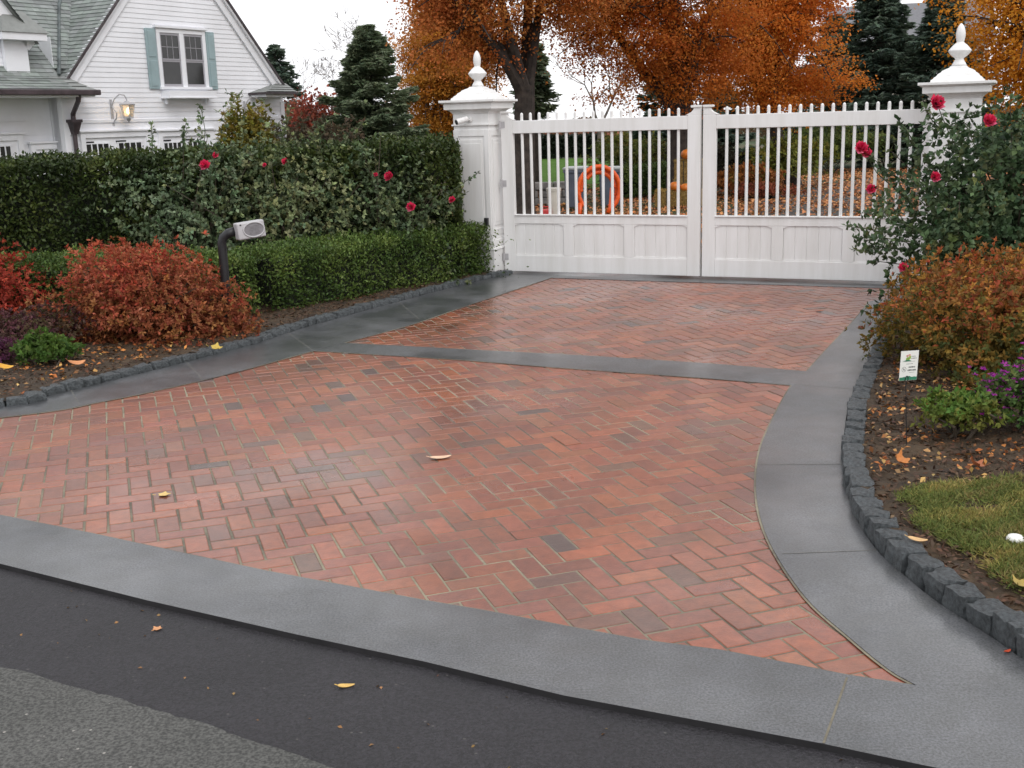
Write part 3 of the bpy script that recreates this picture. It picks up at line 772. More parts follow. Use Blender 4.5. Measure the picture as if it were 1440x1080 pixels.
xr0, xr1 = HW(374, 133, -.55)[0], HW(417, 133, -.55)[0]
cret(xr0, xr1, (-.25, .12), HW(389, 117, -.1)[1])
cret(-Wd - .6, wx1, (-Wd - .25, -Wd + .12), HW(90, 107, -.05)[1])
# downspout
mb = MB(); dsx = HW(102, 170, -.06)[0]
mb.tube([(HW(109, 128, -.5)[0], -.52, GZ - .05), (HW(109, 132, -.5)[0], -.5, GZ - .2), (dsx, -.1, GZ - .45), (dsx, -.09, GZ - .6)], .05, 10)
mb.frus(.05, GZ - .86, .11, GZ - .62, dsx, -.09); mb.box(dsx - .14, dsx + .14, -.20, -.005, GZ - .62, GZ - .56)
mb.tube([(dsx, -.08, GZ - .86), (dsx, -.08, 0)], .045, 10); mb.build('downspout', COPPER, house)
# double window with shutters and flower box
wx0, wxm1 = -4.13, -2.62; wz0, wz1 = 2.66 - HZ, 3.93 - HZ
win = MB(); win.box(wx0 - .0, wxm1 + .0, -.06, -.001, wz1 - .1, wz1); win.box(wx0 - .05, wxm1 + .05, -.1, -.001, wz1, wz1 + .05)
xm = (wx0 + wxm1) / 2
for a, b in ((wx0, wx0 + .1), (wxm1 - .1, wxm1), (xm - .065, xm + .065)): win.box(a, b, -.058, -.001, wz0, wz1 - .1)
win.box(wx0 - .04, wxm1 + .04, -.11, -.001, wz0 - .06, wz0)
wo = win.build('window', WHITE_H, house, bevel=.004)
for a, b in ((wx0 + .1, xm - .065), (xm + .065, wxm1 - .1)):
    zm_ = (wz0 + wz1 - .1) / 2
    mb = MB(); mb.box(a, b, -.03, -.022, wz0, wz1 - .1); mb.build('pane', GLASS, wo)
    mb = MB()
    for (q0, q1, r0_, r1_, yy) in ((a, a + .035, wz0, zm_, -.036), (b - .035, b, wz0, zm_, -.036), (a + .035, b - .035, wz0, wz0 + .06, -.036), (a + .035, b - .035, zm_ - .04, zm_, -.036),
                                   (a, a + .035, zm_, wz1 - .1, -.044), (b - .035, b, zm_, wz1 - .1, -.044), (a + .035, b - .035, wz1 - .15, wz1 - .1, -.044), (a + .035, b - .035, zm_ + .001, zm_ + .03, -.044)):
        mb.box(q0, q1, yy, -.0305, r0_, r1_)
    for k in (1, 2): xx = a + .035 + (b - a - .07) * k / 3; mb.box(xx - .006, xx + .006, -.034, -.0305, zm_ + .03, wz1 - .15)
    zz = (zm_ + .03 + wz1 - .15) / 2; mb.box(a + .035, b - .035, -.037, -.0305, zz - .006, zz + .006)
    mb.build('sash', SASH, wo)
for a, b in ((wx0 - .31, wx0 - .02), (wxm1 + .02, wxm1 + .29)):
    mb = MB(); z0, z1 = wz0 - .05, wz1 - .02
    mb.box(a, b, -.055, -.022, z0, z1)
    for q0, q1 in ((z0 + .06, (z0 + z1) / 2 - .04), ((z0 + z1) / 2 + .04, z1 - .06)): mb.box(a + .05, b - .05, -.066, -.055, q0, q1)
    mb.build('shutter', SHUT, house, bevel=.006)
mb = MB(); bz = 2.40 - HZ
mb.box(wx0 + .0, wxm1 - .0, -.30, -.003, bz, bz + .03); mb.box(wx0 + .02, wxm1 - .02, -.28, -.26, bz + .03, bz + .17); mb.box(wx0 + .02, wx0 + .04, -.26, -.003, bz + .03, bz + .17); mb.box(wxm1 - .04, wxm1 - .02, -.26, -.003, bz + .03, bz + .17)
for xx in (wx0 + .1, wxm1 - .16): mb.prism_y([(xx, bz - .001), (xx + .06, bz - .001), (xx + .06, bz - .12), (xx, bz - .12)], -.1, -.003)
mb.build('window_box', WHITE_H, house, bevel=.004)
# garage doors
def gdoor(x0, x1, zh, y, groups, zp0, zp1, name='garage_door'):
    mb = MB(); mb.box(x0, x1, y - .03, y - .002, 0, zh); d = mb.build(name, WHITE_H, house)
    mb = MB(); mb.box(x0 - .12, x0, y - .07, y - .002, 0, zh + .12); mb.box(x1, x1 + .12, y - .07, y - .002, 0, zh + .12); mb.box(x0, x1, y - .07, y - .002, zh, zh + .12)
    mb.box(x0 - .16, x1 + .16, y - .11, y - .002, zh + .12, zh + .16); mb.build('door_frame', WHITE_H, d, bevel=.004)
    for a, b, n in groups:
        mb = MB(); mb.box(a, b, y - .034, y - .0305, zp0, zp1); mb.build('pane', GLASS, d)
        mb = MB(); mb.box(a - .03, b + .03, y - .045, y - .0306, zp1, zp1 + .03); mb.box(a - .03, b + .03, y - .045, y - .0306, zp0 - .03, zp0)
        for k in range(n + 1): xx = a + (b - a) * k / n; mb.box(xx - .014, xx + .014, y - .043, y - .0345, zp0, zp1)
        mb.build('muntin', WHITE_H, d)
        mb = MB(); mb.box(a - .05, a + .22, y - .05, y - .0305, zh - .1, zh - .07); mb.build('hinge', BLACKM, d)
X_ = lambda px, py, y=0.: HW(px, py, y)[0]; Z_ = lambda px, py, y=0.: HW(px, py, y)[1]
gdoor(X_(118, 200), X_(204, 200), Z_(160, 193), 0, [(X_(119, 208), X_(152, 208), 4), (X_(165, 208), X_(198, 208), 4)], Z_(150, 217), Z_(150, 202))
gdoor(X_(227, 200), X_(294, 200), Z_(260, 191), 0, [(X_(229, 208), X_(254, 208), 4), (X_(263, 208), X_(290, 208), 4)], Z_(260, 216), Z_(260, 200))
gdoor(X_(-60, 200, .36), X_(22, 200, .36), Z_(10, 198, .36), .34, [(X_(-20, 210, .36), X_(13, 210, .36), 4)], Z_(5, 226, .36), Z_(5, 206, .36), 'wing_door')
gdoor(X_(47, 210, .36), X_(78, 210, .36), Z_(60, 210, .36), .34, [(X_(49, 210, .36), X_(64, 210, .36), 2)], Z_(55, 226, .36), Z_(55, 217, .36), 'wing_door')
# wall lanterns
def lantern(px, py, name_label, lit=True):
    x, z = HW(px, py, -.3)
    root = empty('wall_lantern', tuple(np.array([*(HA[:2] + hx * x), HZ + z])), HD); tag(root, name_label, 'wall lantern', 'lanterns on the gable wall')
    mb = MB(); mb.box(-.22, -.16, -.03, -.021, -.28, .28); mb.tube([(-.19, -.03, -.2), (-.17, -.12, -.12), (-.19, -.16, .0), (-.19, -.06, .1), (-.19, -.03, .2)], .014, 6)
    mb.tube([(-.19, -.05, .15), (-.18, -.12, .28), (-.12, -.22, .38), (-.05, -.29, .36), (0, -.3, .27), (0, -.3, .20)], .014, 6); mb.build('bracket', GREYP, root)
    mb = MB(); mb.lathe([(.04, .24), (.06, .22), (.17, .18), (.18, .165), (.17, .155)], 6, 0, -.3); mb.lathe([(.10, -.13), (.105, -.115), (.10, -.10)], 6, 0, -.3)
    mb.lathe([(.01, -.2), (.035, -.17), (.05, -.14), (.03, -.13)], 8, 0, -.3)
    for k in range(6):
        a_ = PI / 3 * k; mb.tube([(.155 * math.cos(a_), -.3 + .155 * math.sin(a_), .16), (.1 * math.cos(a_), -.3 + .1 * math.sin(a_), -.11)], .008, 5)
    mb.build('frame', GREYP, root)
    mb = MB(); mb.lathe([(.15, .15), (.097, -.1)], 6, 0, -.3); mb.build('glass', LAMPG, root)
    mb = MB(); mb.ball((0, -.3, .02), .045, .045, .065); mb.build('bulb', BULB if lit else LAMPG, root, smooth=True)
lantern(180, 158, 'lit wall lantern on a scroll bracket left of the flower box')
lantern(364, 158, 'unlit wall lantern half hidden by the olive shrub', False)
# dormer on the wing roof
dx1 = X_(34, 60, .1)
mb = MB(); dz0, dz1 = Z_(20, 104, .1), Z_(20, 47, .1); dxa = dx1 - 2.6
siding(mb, dxa, dx1, dz0, dz1, .1); mb.box(dxa, dx1, .101, 3, dz0, dz1)
mb.prism_y([(dxa, dz1), (dx1, dz1), ((dxa + dx1) / 2, dz1 + 1.5)], .08, 3); dm = mb.build('dormer', WHITE_H, house)
mb = MB(); mb.col = (.22, .23, .22); xm_ = (dxa + dx1) / 2
dl = math.hypot(1.3, 1.5); du = np.array([1.3, 0, -1.5]) / dl
slates(mb, (dx1 + .25 * du[0] , 3, dz1 + .05 + .25 * du[2]), (0, -1, 0), tuple(-du), (-du[2], 0, du[0]), 3.12, dl + .25, seed=12)
mb.add([(dx1 + .2, -.1, dz1 - .2), (xm_, -.1, dz1 + 1.53), (xm_, 3, dz1 + 1.53), (dx1 + .2, 3, dz1 - .2)], [(0, 1, 2, 3)])
mb.build('dormer_roof', SLATE, dm)
mb = MB(); mb.T = Matrix.Translation((dx1, 0, dz1)) @ Matrix.Rotation(math.atan2(1.5, 1.3) + PI, 4, 'Y') @ Matrix.Scale(-1, 4, (0, 0, 1)); mb.box(-.25, dl, .0, .078, -.2, .02); mb.build('rake_board', WHITE_H, dm)
mb = MB(); mb.col = (.23, .24, .23)
mb.add([(dx1 - .75, -.25, dz1 + .0), (dx1 + .35, -.25, dz1), (dx1 + .35, .3, dz1), (dx1 - .75, .2, dz1), (dx1 - .45, .06, dz1 + .42), (dx1 + .02, .06, dz1 + .42)], [(0, 1, 5, 4), (1, 2, 5), (3, 0, 4), (0, 3, 2, 1)])
mb.build('dormer_return', SLATE, dm)
mb = MB(); mb.box(dx1 - .72, dx1 + .3, -.22, .098, dz1 - .14, dz1 - .003); mb.box(dx1 - .55, dx1 - .02, .0, .079, dz1 - .85, dz1 - .141); mb.build('dormer_trim', WHITE_H, dm)
ax, az = dx1 - 1.35, dz1 - .75
mb = MB(); mb.prism_y([(ax - .5, dz0 + .15), (ax + .5, dz0 + .15)] + [(ax + .5 * math.cos(t), az + .45 * math.sin(t)) for t in np.linspace(0, PI, 13)], .06, .079); mb.build('dormer_window', GLASS, dm)
mb = MB(); pts_ = [(ax + .55, dz0 + .15)] + [(ax + .55 * math.cos(t), az + .5 * math.sin(t)) for t in np.linspace(0, PI, 13)] + [(ax - .55, dz0 + .15)]
for (p, q) in zip(pts_[:-1], pts_[1:]):
    mb.tube([(p[0], .06, p[1]), (q[0], .06, q[1])], .05, 6)
mb.build('window_frame', WHITE_H, dm)

# ------------------------------------------------------------------ plants
def hedge(name, path, width, h0, h1, n, lsize, cols, label, seed, core=True, jag=.05, thin=0.0):
    """clipped hedge along a path: leaves spread through the outer skin of its volume, plus stems inside"""
    tot = seglen(path)[-1]; root = empty(name, (*along(path, tot / 2)[0], 0)); tag(root, label, 'hedge')
    s = R.random(n) * (tot + .0); per = R.random(n)
    hh = h0 + (h1 - h0) * s / tot
    a_front = hh / (2 * hh + width); a_top = (hh + width) / (2 * hh + width)
    w = np.empty(n); z = np.empty(n); nr = np.zeros((n, 2))
    f = per < a_front; t = (per >= a_front) & (per < a_top); b = per >= a_top
    w[f] = -width / 2; z[f] = hh[f] * (per[f] / a_front[f]); nr[f] = (-1, .15)
    w[t] = -width / 2 + width * ((per[t] - a_front[t]) / (a_top[t] - a_front[t])); z[t] = hh[t]; nr[t] = (0, 1)
    w[b] = width / 2; z[b] = hh[b] * (1 - (per[b] - a_top[b]) / (1 - a_top[b])); nr[b] = (1, .15)
    q = int(n * .08); e = R.choice(n, q, replace=False)            # the two ends
    s[e] = np.where(R.random(q) < .5, 0, tot); w[e] = R.uniform(-width / 2, width / 2, q); z[e] = R.random(q) * hh[e]
    dep = R.exponential(.085, n) - (R.random(n) < .05) * R.uniform(0, .06, n)
    w -= nr[:, 0] * dep; z -= nr[:, 1] * dep
    corner = np.clip((np.abs(w) / (width / 2)) ** 6, 0, 1) * np.clip((z / hh) ** 10, 0, 1); z -= corner * .06
    P = np.zeros((n, 3)); Nn = np.zeros((n, 3))
    for i in range(len(path) - 1):
        d = seglen(path); k = (s >= d[i]) & (s <= d[i + 1]); A_, B_ = np.array(path[i]), np.array(path[i + 1]); u = (B_ - A_) / (d[i + 1] - d[i]); v = np.array([-u[1], u[0]])
        # the road side is on the right of the path direction
        pp = A_ + u * (s[k] - d[i])[:, None] - v * (-w[k])[:, None] * 1.0
        P[k, :2] = pp; P[k, 2] = z[k]; Nn[k, :2] = v * nr[k, :1]; Nn[k, 2] = nr[k, 1]
    lump = (wave(P, .5, seed) - .5)[:, None] * jag * 2
    P += Nn * lump + R.normal(size=P.shape) * .018
    P[:, 2] = np.maximum(P[:, 2], .02)
    if thin:
        keep = R.random(n) > thin * np.clip(1.1 - P[:, 2] / h0, 0, 1) * (wave(P, .35, seed + 3) > .45); P, Nn = P[keep], Nn[keep]; n = len(P)
    T = unit(rdir(n) + .6 * Nn + np.array([0, 0, .35]))
    c = pal(P, cols, .6, seed)
    L = lsize * R.uniform(.7, 1.3, n)
    quads('foliage', P, T, unit((.7 + .7 * Nn[:, 2:3]) * Nn + 1.1 * rdir(n) + np.array([0, 0, .25])), L, L * .5, c, LEAF_G, root, loc=root.location)
    mb = MB(); mb.T = Matrix.Translation(-root.location)
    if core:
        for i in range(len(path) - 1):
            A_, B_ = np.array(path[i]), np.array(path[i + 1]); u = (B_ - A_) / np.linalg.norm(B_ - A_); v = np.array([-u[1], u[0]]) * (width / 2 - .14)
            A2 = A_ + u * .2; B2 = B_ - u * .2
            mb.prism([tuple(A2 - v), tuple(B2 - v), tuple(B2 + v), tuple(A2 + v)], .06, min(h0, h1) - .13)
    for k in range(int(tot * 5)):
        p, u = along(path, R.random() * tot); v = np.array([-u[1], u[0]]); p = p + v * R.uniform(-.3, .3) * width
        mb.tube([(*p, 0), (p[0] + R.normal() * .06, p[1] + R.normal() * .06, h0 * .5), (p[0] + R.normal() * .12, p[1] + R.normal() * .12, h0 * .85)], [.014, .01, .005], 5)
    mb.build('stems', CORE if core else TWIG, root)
    return root
YEW = [(.018, .030, .010), (.032, .050, .014), (.058, .080, .020), (.11, .135, .034)]
BOX = [(.034, .064, .016), (.060, .10, .022), (.10, .15, .034), (.16, .21, .048)]
hedge('tall_hedge', [(-9.5, 12.2), (-.56, 13.06)], .85, 1.40, 1.54, 150000, .05, YEW, 'tall dark clipped yew hedge behind the left rose bushes', 3, core=True, thin=.0)
hedge('low_hedge', [(-6.2, 10.85), (-2.75, 10.6), (-2.42, 10.72), (-.5, 13.05)], .72, .62, .61, 90000, .033, BOX, 'low clipped boxwood hedge beside the left kerb', 8, jag=.035)

def bush(name, c, r, n, lsize, asp, cols, label, cat, group=None, seed=1, whorl=0, mat=LEAF, up=.3, stems=14, lump=.3, shell=.5, flat=0.0, leaf_part='foliage', spike=0.0, boxy=0, low_cols=None, lobe=None):
    """open shrub: twig tips spread through a lumpy crown, leaves in whorls at the tips"""
    root = empty(name, (c[0], c[1], c[2] if len(c) > 2 else 0)); tag(root, label, cat, group)
    z0 = root.location[2]
    m = n // max(whorl, 1)
    d = rdir(m)
    if not boxy: d[:, 2] = np.where(d[:, 2] < -.25, -d[:, 2], d[:, 2])
    if boxy: d = d / ((np.abs(d) ** 4).sum(1, keepdims=True) ** .25) ** boxy
    rad = R.random(m) ** shell * (1 + lump * (wave(d * 1.0, 1.1, seed) - .5) * 2 + .12 * (wave(d, .4, seed + 1) - .5) * 2)
    if spike: rad *= 1 + spike * (R.random(m) ** 6)
    rx, ry, h = r
    tip = np.c_[d[:, 0] * rx * rad, d[:, 1] * ry * rad, h * .42 + d[:, 2] * h * .58 * rad]
    tip[:, 2] = np.maximum(tip[:, 2], .02 + R.random(m) * .06)
    if lobe:      # a low side lobe of the same bush
        q = int(m * lobe[0]); tip[:q] = np.c_[lobe[1] + d[:q, 0] * lobe[3] * rad[:q], lobe[2] + d[:q, 1] * lobe[3] * rad[:q], np.abs(d[:q, 2]) * lobe[4] * rad[:q] + .03]
    out = unit(np.c_[d[:, 0], d[:, 1], d[:, 2] + up])
    if whorl:
        P = np.repeat(tip, whorl, 0); O = np.repeat(out, whorl, 0)
        c_ = np.repeat(pal(tip, cols, .35, seed, .14), whorl, 0) * (1 + .14 * R.normal(size=(len(P), 1)))
        if low_cols is not None:      # leaves low in the bush are still green: turned colours start at the shoot tips on top
            lo = np.repeat(pal(tip, low_cols, .3, seed + 5, .14), whorl, 0); k2 = np.clip(np.repeat(tip[:, 2] / h + .5 * (wave(tip, .45, seed + 6) - .5), whorl) * 1.8 - .62, 0, 1)
            c_ = np.where((R.random(len(P)) < k2)[:, None], c_, lo)
        T = unit(O * .55 + rdir(len(P)) * .8)
        L = lsize * R.uniform(.6, 1.25, len(P)); P = P + T * (L * .5)[:, None]
        Nn = unit(O + .5 * rdir(len(P)))
    else:
        P, O = tip, out; c_ = pal(P, cols, .35, seed); T = unit(rdir(m) + .5 * O); Nn = unit(O + .7 * rdir(m)); L = lsize * R.uniform(.6, 1.3, m)
    quads(leaf_part, P, T, Nn, L, L * asp, np.clip(c_, .002, .9), mat, root, .2)
    mb = MB()
    for k in R.choice(m, min(stems, m), replace=False):
        p = tip[k]; b0 = np.array([R.normal() * .07, R.normal() * .07, 0]); mid = b0 * .5 + p * .5 + np.array([R.normal() * .05, R.normal() * .05, .08 * h])
        mb.tube([b0 - (0, 0, .05), mid, p], [.012, .008, .003], 5)
    mb.build('stems', TWIG, root)
    return root, tip
RLOW = [lin(128, 82, 56), lin(158, 96, 62), lin(140, 70, 54), lin(168, 118, 70), lin(140, 78, 60)]
RED = [lin(134, 52, 42), lin(160, 66, 50), lin(180, 88, 66), lin(152, 88, 56), lin(188, 108, 86), lin(128, 92, 58)]
OLOW = [lin(88, 90, 42), lin(122, 100, 44), lin(74, 82, 42), lin(146, 112, 48), lin(70, 80, 42), lin(100, 92, 46)]
OR = [lin(172, 72, 50), lin(168, 90, 52), lin(124, 92, 46), lin(166, 118, 54), lin(160, 76, 54), lin(110, 94, 50), lin(154, 96, 54)]
bush('red_shrub', (-3.12, 9.5), (.62, .66, .80), 50000, .038, .42, RED, 'large rust red shrub in front of the black intercom post', 'shrub', 'red autumn shrubs', 4, 7, spike=.24, stems=40, lobe=(.15, .66, -.02, .30, .46), boxy=.02, lump=.30, low_cols=RLOW)
bush('red_shrub', (-4.9, 10.2), (.56, .55, .92), 30000, .038, .42, [RED[0], RED[1], lin(160, 58, 46), RED[2], RED[3]], 'taller crimson shrub cut off by the left edge', 'shrub', 'red autumn shrubs', 5, 7, spike=.22, stems=40, boxy=.05, lump=.34)
bush('orange_shrub', (3.58, 7.35), (1.0, .95, .76), 110000, .036, .45, OR, 'broad orange and olive shrub on the right beneath the roses', 'shrub', None, 6, 6, spike=.03, stems=40, lump=.14, boxy=.85, low_cols=OLOW)
PUR = [lin(78, 58, 48), lin(100, 60, 70), lin(90, 80, 54), lin(112, 70, 80)]
bush('chrysanthemum', (-3.92, 9.15), (.52, .42, .36), 9000, .028, .55, PUR, 'dull purple chrysanthemum mound left of the rust red shrub', 'flowering plant', None, 9, 5)
bush('chrysanthemum', (-4.0, 8.55), (.26, .24, .24), 5000, .026, .55, [lin(64, 46, 48), lin(92, 50, 72), lin(104, 56, 84), lin(74, 64, 48)], 'dark magenta chrysanthemum at the left picture edge', 'flowering plant', None, 10, 5)
bush('leafy_plant', (-3.50, 8.45), (.24, .22, .27), 2600, .04, .5, [lin(40, 60, 26), lin(70, 96, 40), lin(96, 120, 52)], 'small bright green plant by the left kerb', 'plant', None, 11, 5)
bush('leafy_plant', (2.33, 5.72, .05), (.22, .2, .27), 3000, .034, .5, [lin(60, 84, 34), lin(96, 128, 58), lin(110, 112, 50), lin(84, 90, 36)], 'small yellow green plant left of the purple chrysanthemum', 'plant', None, 12, 5)
mum, tips = bush('chrysanthemum', (2.72, 5.78, .05), (.30, .28, .36), 4500, .03, .5, [lin(44, 70, 30), lin(76, 104, 52), lin(96, 110, 60)], 'bright magenta chrysanthemum at the right picture edge', 'flowering plant', None, 13, 5)
k = R.choice(len(tips), 420, replace=False); tp = tips[k] * np.array([1.05, 1.05, 1.04]) + (0, 0, .01)
tp = np.repeat(tp, 8, 0); dd = rdir(len(tp)); dd[:, 2] = np.abs(dd[:, 2]) * .5
quads('flowers', tp + dd * .010, dd, rdir(len(tp)) + (0, 0, .5), .02, .008, pal(tp, [lin(120, 30, 110), lin(170, 50, 160), lin(190, 80, 180)], .2, 3), PETAL, mum)
mb = MB()
OLIVE = [lin(70, 70, 28), lin(104, 100, 38), lin(130, 120, 48), lin(120, 92, 40)]
bush('olive_shrub', (-3.22, 14.5), (.42, .45, 2.0), 24000, .055, .45, OLIVE, 'olive yellow upright shrub standing against the white house', 'shrub', None, 14, 5, stems=40, spike=.08, lump=.15)

# roses
ROSE = [lin(64, 78, 54), lin(90, 106, 76), lin(116, 132, 102), lin(128, 132, 90)]
ROSE_R = [lin(44, 62, 40), lin(64, 84, 56), lin(86, 104, 72), lin(100, 104, 58)]
def bloom(root, p, s=.05, col=(lin(214, 44, 92), lin(240, 120, 150), lin(205, 30, 74), lin(228, 70, 110))):
    n = 26; P = np.empty((n, 3)); T = np.empty((n, 3)); Nn = np.empty((n, 3))
    face = unit(np.array([R.normal() * .4, -.8 + R.normal() * .3, .5]))
    a = unit(np.cross(face, [0, 0, 1.])); b = np.cross(face, a)
    for i in range(n):
        t = i * 2.4; ring = .25 + .75 * (i / n); d = a * math.cos(t) + b * math.sin(t)
        P[i] = d * s * .42 * ring + face * s * (.42 * (1 - ring)); T[i] = d * ring + face * (1.25 - ring); Nn[i] = face - d * .3
    o = quads('bloom', P, T, Nn, s * .7, s * .62, pal(P, col, .1, 1, .12), PETAL, root, -.18)
    o.location = Vector(p) - root.location
    return o
def rose(name, c, r, n, label, seed, blooms, cols, shoots=(), lsize=.05, stems=60, up=.3, lump=.5, spike=.5):
    root, tip = bush(name, c, r, n, lsize, .62, cols, label, 'rose bush', None, seed, 5, LEAF_G, stems=stems, lump=lump, spike=spike, up=up, shell=.42, boxy=.25)
    for p in blooms:
        bloom(root, p[:3], p[3] if len(p) > 3 else .055)
        tgt = Vector(p[:3]) - root.location
    mb = MB(); L = []
    for (p0, p1) in list(shoots) + [(np.array([c[0] * .3 + p[0] * .7, c[1] * .3 + p[1] * .7, max(.2, p[2] - .45)]), np.array(p[:3])) for p in blooms]:
        a, b = np.array(p0) - np.array(root.location), np.array(p1) - np.array(root.location)
        m = (a + b) / 2 + np.array([R.normal() * .04, R.normal() * .04, .02]); mb = MB(); mb.tube([a, m, b], [.006, .004, .003], 5); mb.build('shoot', STEM, root)
        for t in np.linspace(.1, .99, 11):
            q = a * (1 - t) ** 2 + 2 * m * t * (1 - t) + b * t * t if False else a * (1 - t) + b * t
            L += [(q, unit(R.normal(size=3) + (0, 0, .1))) for _ in range(4)]
    if L:
        P = np.array([q + d * .03 for q, d in L]); T = np.array([d for _, d in L])
        quads('shoot_leaves', P, T, rdir(len(P)) + (0, 0, 1), .055, .032, pal(P, cols, .3, 2), LEAF_G, root, .2)
    return root
rose('rose_bush', (-3.35, 12.15), (.74, .42, 1.44), 12500, 'leftmost rose bush, bearing a pink bloom before the tall hedge', 21, [(*at(288, 232, 11.5), .085), (*at(303, 218, 11.7), .05)], ROSE,
     [(at(285, 225, 11.9), at(282, 147, 11.9)), (at(258, 215, 12), at(262, 172, 12)), (at(215, 225, 12), at(213, 176, 12))])
rose('rose_bush', (-2.3, 12.2), (.70, .42, 1.6), 13000, 'middle rose bush below the olive shrub, bearing a faded bloom', 22, [(*at(401, 227, 11.6), .06), (*at(372, 232, 11.6), .035)], [ROSE[0], ROSE[1], ROSE[3], ROSE[2]],
     [(at(395, 200, 12), at(408, 152, 12)), (at(440, 200, 12), at(452, 178, 12))])
rose('rose_bush', (-1.25, 12.42), (.55, .30, 1.28), 9500, 'rose bush nearest the left pillar, bearing red blooms', 23, [(*at(547, 248, 11.9), .085), (*at(578, 291, 11.8), .08), (*at(636, 281, 12.3), .065), (*at(528, 245, 11.95), .04)], [ROSE[0], ROSE[1], ROSE[3]],
     [(at(600, 300, 12.3), at(672, 243, 12.4)), (at(610, 290, 12.3), at(655, 272, 12.4))])
rose('rose_bush', (4.32, 9.55), (1.12, .75, 1.76), 28000, 'big climbing rose bush hiding the right gate pillar', 24,
     [(*at(1317, 145, 9.0), .105), (*at(1391, 170, 9.0), .09), (*at(1211, 208, 9.2), .085), (*at(1218, 215, 9.2), .07), (*at(1315, 249, 9.0), .07), (*at(1225, 266, 9.1), .065), (*at(1270, 376, 8.6), .06)], ROSE_R,
     [(at(1260, 330, 9.2), at(1190, 318, 9.2)), (at(1270, 350, 9.1), at(1205, 352, 9.1)), (at(1290, 210, 9.3), at(1262, 168, 9.3)), (at(1330, 190, 9.2), at(1300, 150, 9.2)), (at(1300, 260, 9.2), at(1240, 240, 9.2)),
      (at(1360, 200, 9.2), at(1345, 165, 9.2)), (at(1280, 340, 9.0), at(1200, 335, 9.0)), (at(1270, 300, 9.2), at(1210, 300, 9.2)), (at(1300, 330, 9), at(1235, 300, 9))], lsize=.058, stems=90, lump=.22, spike=.15)
bush('rose_bush', (3.55, 8.9), (.34, .34, 1.0), 7000, .055, .6, ROSE_R, 'thin rose bush straggling over the right gate leaf', 'rose bush', None, 25, 5, LEAF_G, lump=.4, shell=.7, boxy=.3)

# ------------------------------------------------------------------ intercom post and lawn sign
ip = np.array(G2(318, 474)); Yp = ip[1]
root = empty('intercom_post', (ip[0], ip[1], 0)); tag(root, 'grey intercom box on a black gooseneck post before the low hedge', 'intercom')
P_ = lambda px, py, dy=0: tuple(np.array(at(px, py, Yp + dy)) - np.array(root.location))
mb = MB(); base = P_(317, 440); 
mb.tube([(base[0], 0, -.1), (base[0], 0, .2), P_(316, 385), P_(313, 352), P_(312, 342), P_(314, 334), P_(321, 328), P_(331, 325)], .038, 14); mb.build('post', BLACKM, root, smooth=True)
c0 = Vector(P_(351, 323)); 
mb = MB(); mb.T = Matrix.Translation(c0) @ Matrix.Rotation(math.radians(-6), 4, 'Y') @ Matrix.Rotation(math.radians(28), 4, 'Z')
mb.box(-.117, .117, -.06, .06, -.071, .071); mb.build('housing', GREYP, root, bevel=.014, seg=3)
tz = mb.T
mb = MB(); mb.T = tz; pts = [(.02 + .088 * math.cos(t), -.0615, .0 + .06 * math.sin(t)) for t in np.linspace(0, 2 * PI, 32, endpoint=False)]
mb.tube(pts, .007, 8, closed=True); mb.build('bezel', GREYP, root, smooth=True)
mb = MB(); mb.T = tz; mb.add([(.02 + .084 * math.cos(t), -.0608, .056 * math.sin(t)) for t in np.linspace(0, 2 * PI, 32, endpoint=False)], [tuple(range(32))])
for k in range(7): mb.box(-.03, .07, -.0635, -.061, -.035 + k * .011, -.031 + k * .011)
mb.build('grille', GRILLE, root)
mb = MB(); mb.T = tz @ Matrix.Translation((-.085, -.0605, .052)) @ Matrix.Rotation(PI / 2, 4, 'X'); mb.lathe([(.007, -.001), (.006, .004)], 12); mb.build('button', BLACKM, root)

sb = np.array(G(1276, 628, .06)); Ys = sb[1]
root = empty('lawn_sign', tuple(sb)); tag(root, 'small white lawn treatment sign on a thin stake', 'sign')
Q = lambda px, py: np.array(at(px, py, Ys)) - sb
tl, trr, bl_, br_ = Q(1264.5, 493), Q(1293.5, 493.5), Q(1262.5, 534), Q(1292, 535.5)
wS = (np.linalg.norm(trr - tl) + np.linalg.norm(br_ - bl_)) / 2; hS = (np.linalg.norm(tl - bl_) + np.linalg.norm(trr - br_)) / 2; cS = (tl + trr + bl_ + br_) / 4
TS = Matrix.Translation(Vector(cS)) @ Matrix.Rotation(math.radians(2), 4, 'Y') @ Matrix.Rotation(math.radians(18), 4, 'Z')
SIGNW = paint('sign_white', (.74, .74, .70), .45, .02, 4); SIGNG = paint('sign_green', (.03, .18, .10), .5, .1, 30); SIGNL = paint('sign_lime', (.25, .38, .06), .5, .2, 60)
SIGNK = paint('sign_ink', (.08, .09, .09), .6, .1, 20); SIGNGR = paint('sign_grey', (.33, .35, .34), .6, .1, 60); SIGNP = paint('sign_pink', (.6, .25, .22), .5, .2, 60)
mb = MB(); mb.T = TS; mb.box(-wS / 2, wS / 2, -.001, .001, -hS / 2, hS / 2); mb.build('panel', SIGNW, root)
mb = MB(); mb.T = TS; pr = random.Random(4)
nb = 14; ptsb = [(-wS / 2 + .001, -hS / 2 + .001), (wS / 2 - .001, -hS / 2 + .001)] + [(wS / 2 - .001 - (wS - .002) * k / nb, -hS / 2 + hS * (.13 + pr.uniform(-.025, .02))) for k in range(nb + 1)]
mb.prism_y(ptsb, -.0016, -.0011); mb.build('grass_strip', SIGNG, root)
mb = MB(); mb.T = TS
def ell(cx, cz, a, b, y0, y1, n=16): mb.prism_y([(wS * (cx + a * math.cos(t)), hS * (cz + b * math.sin(t))) for t in np.linspace(0, 2 * PI, n, endpoint=False)], y0, y1)
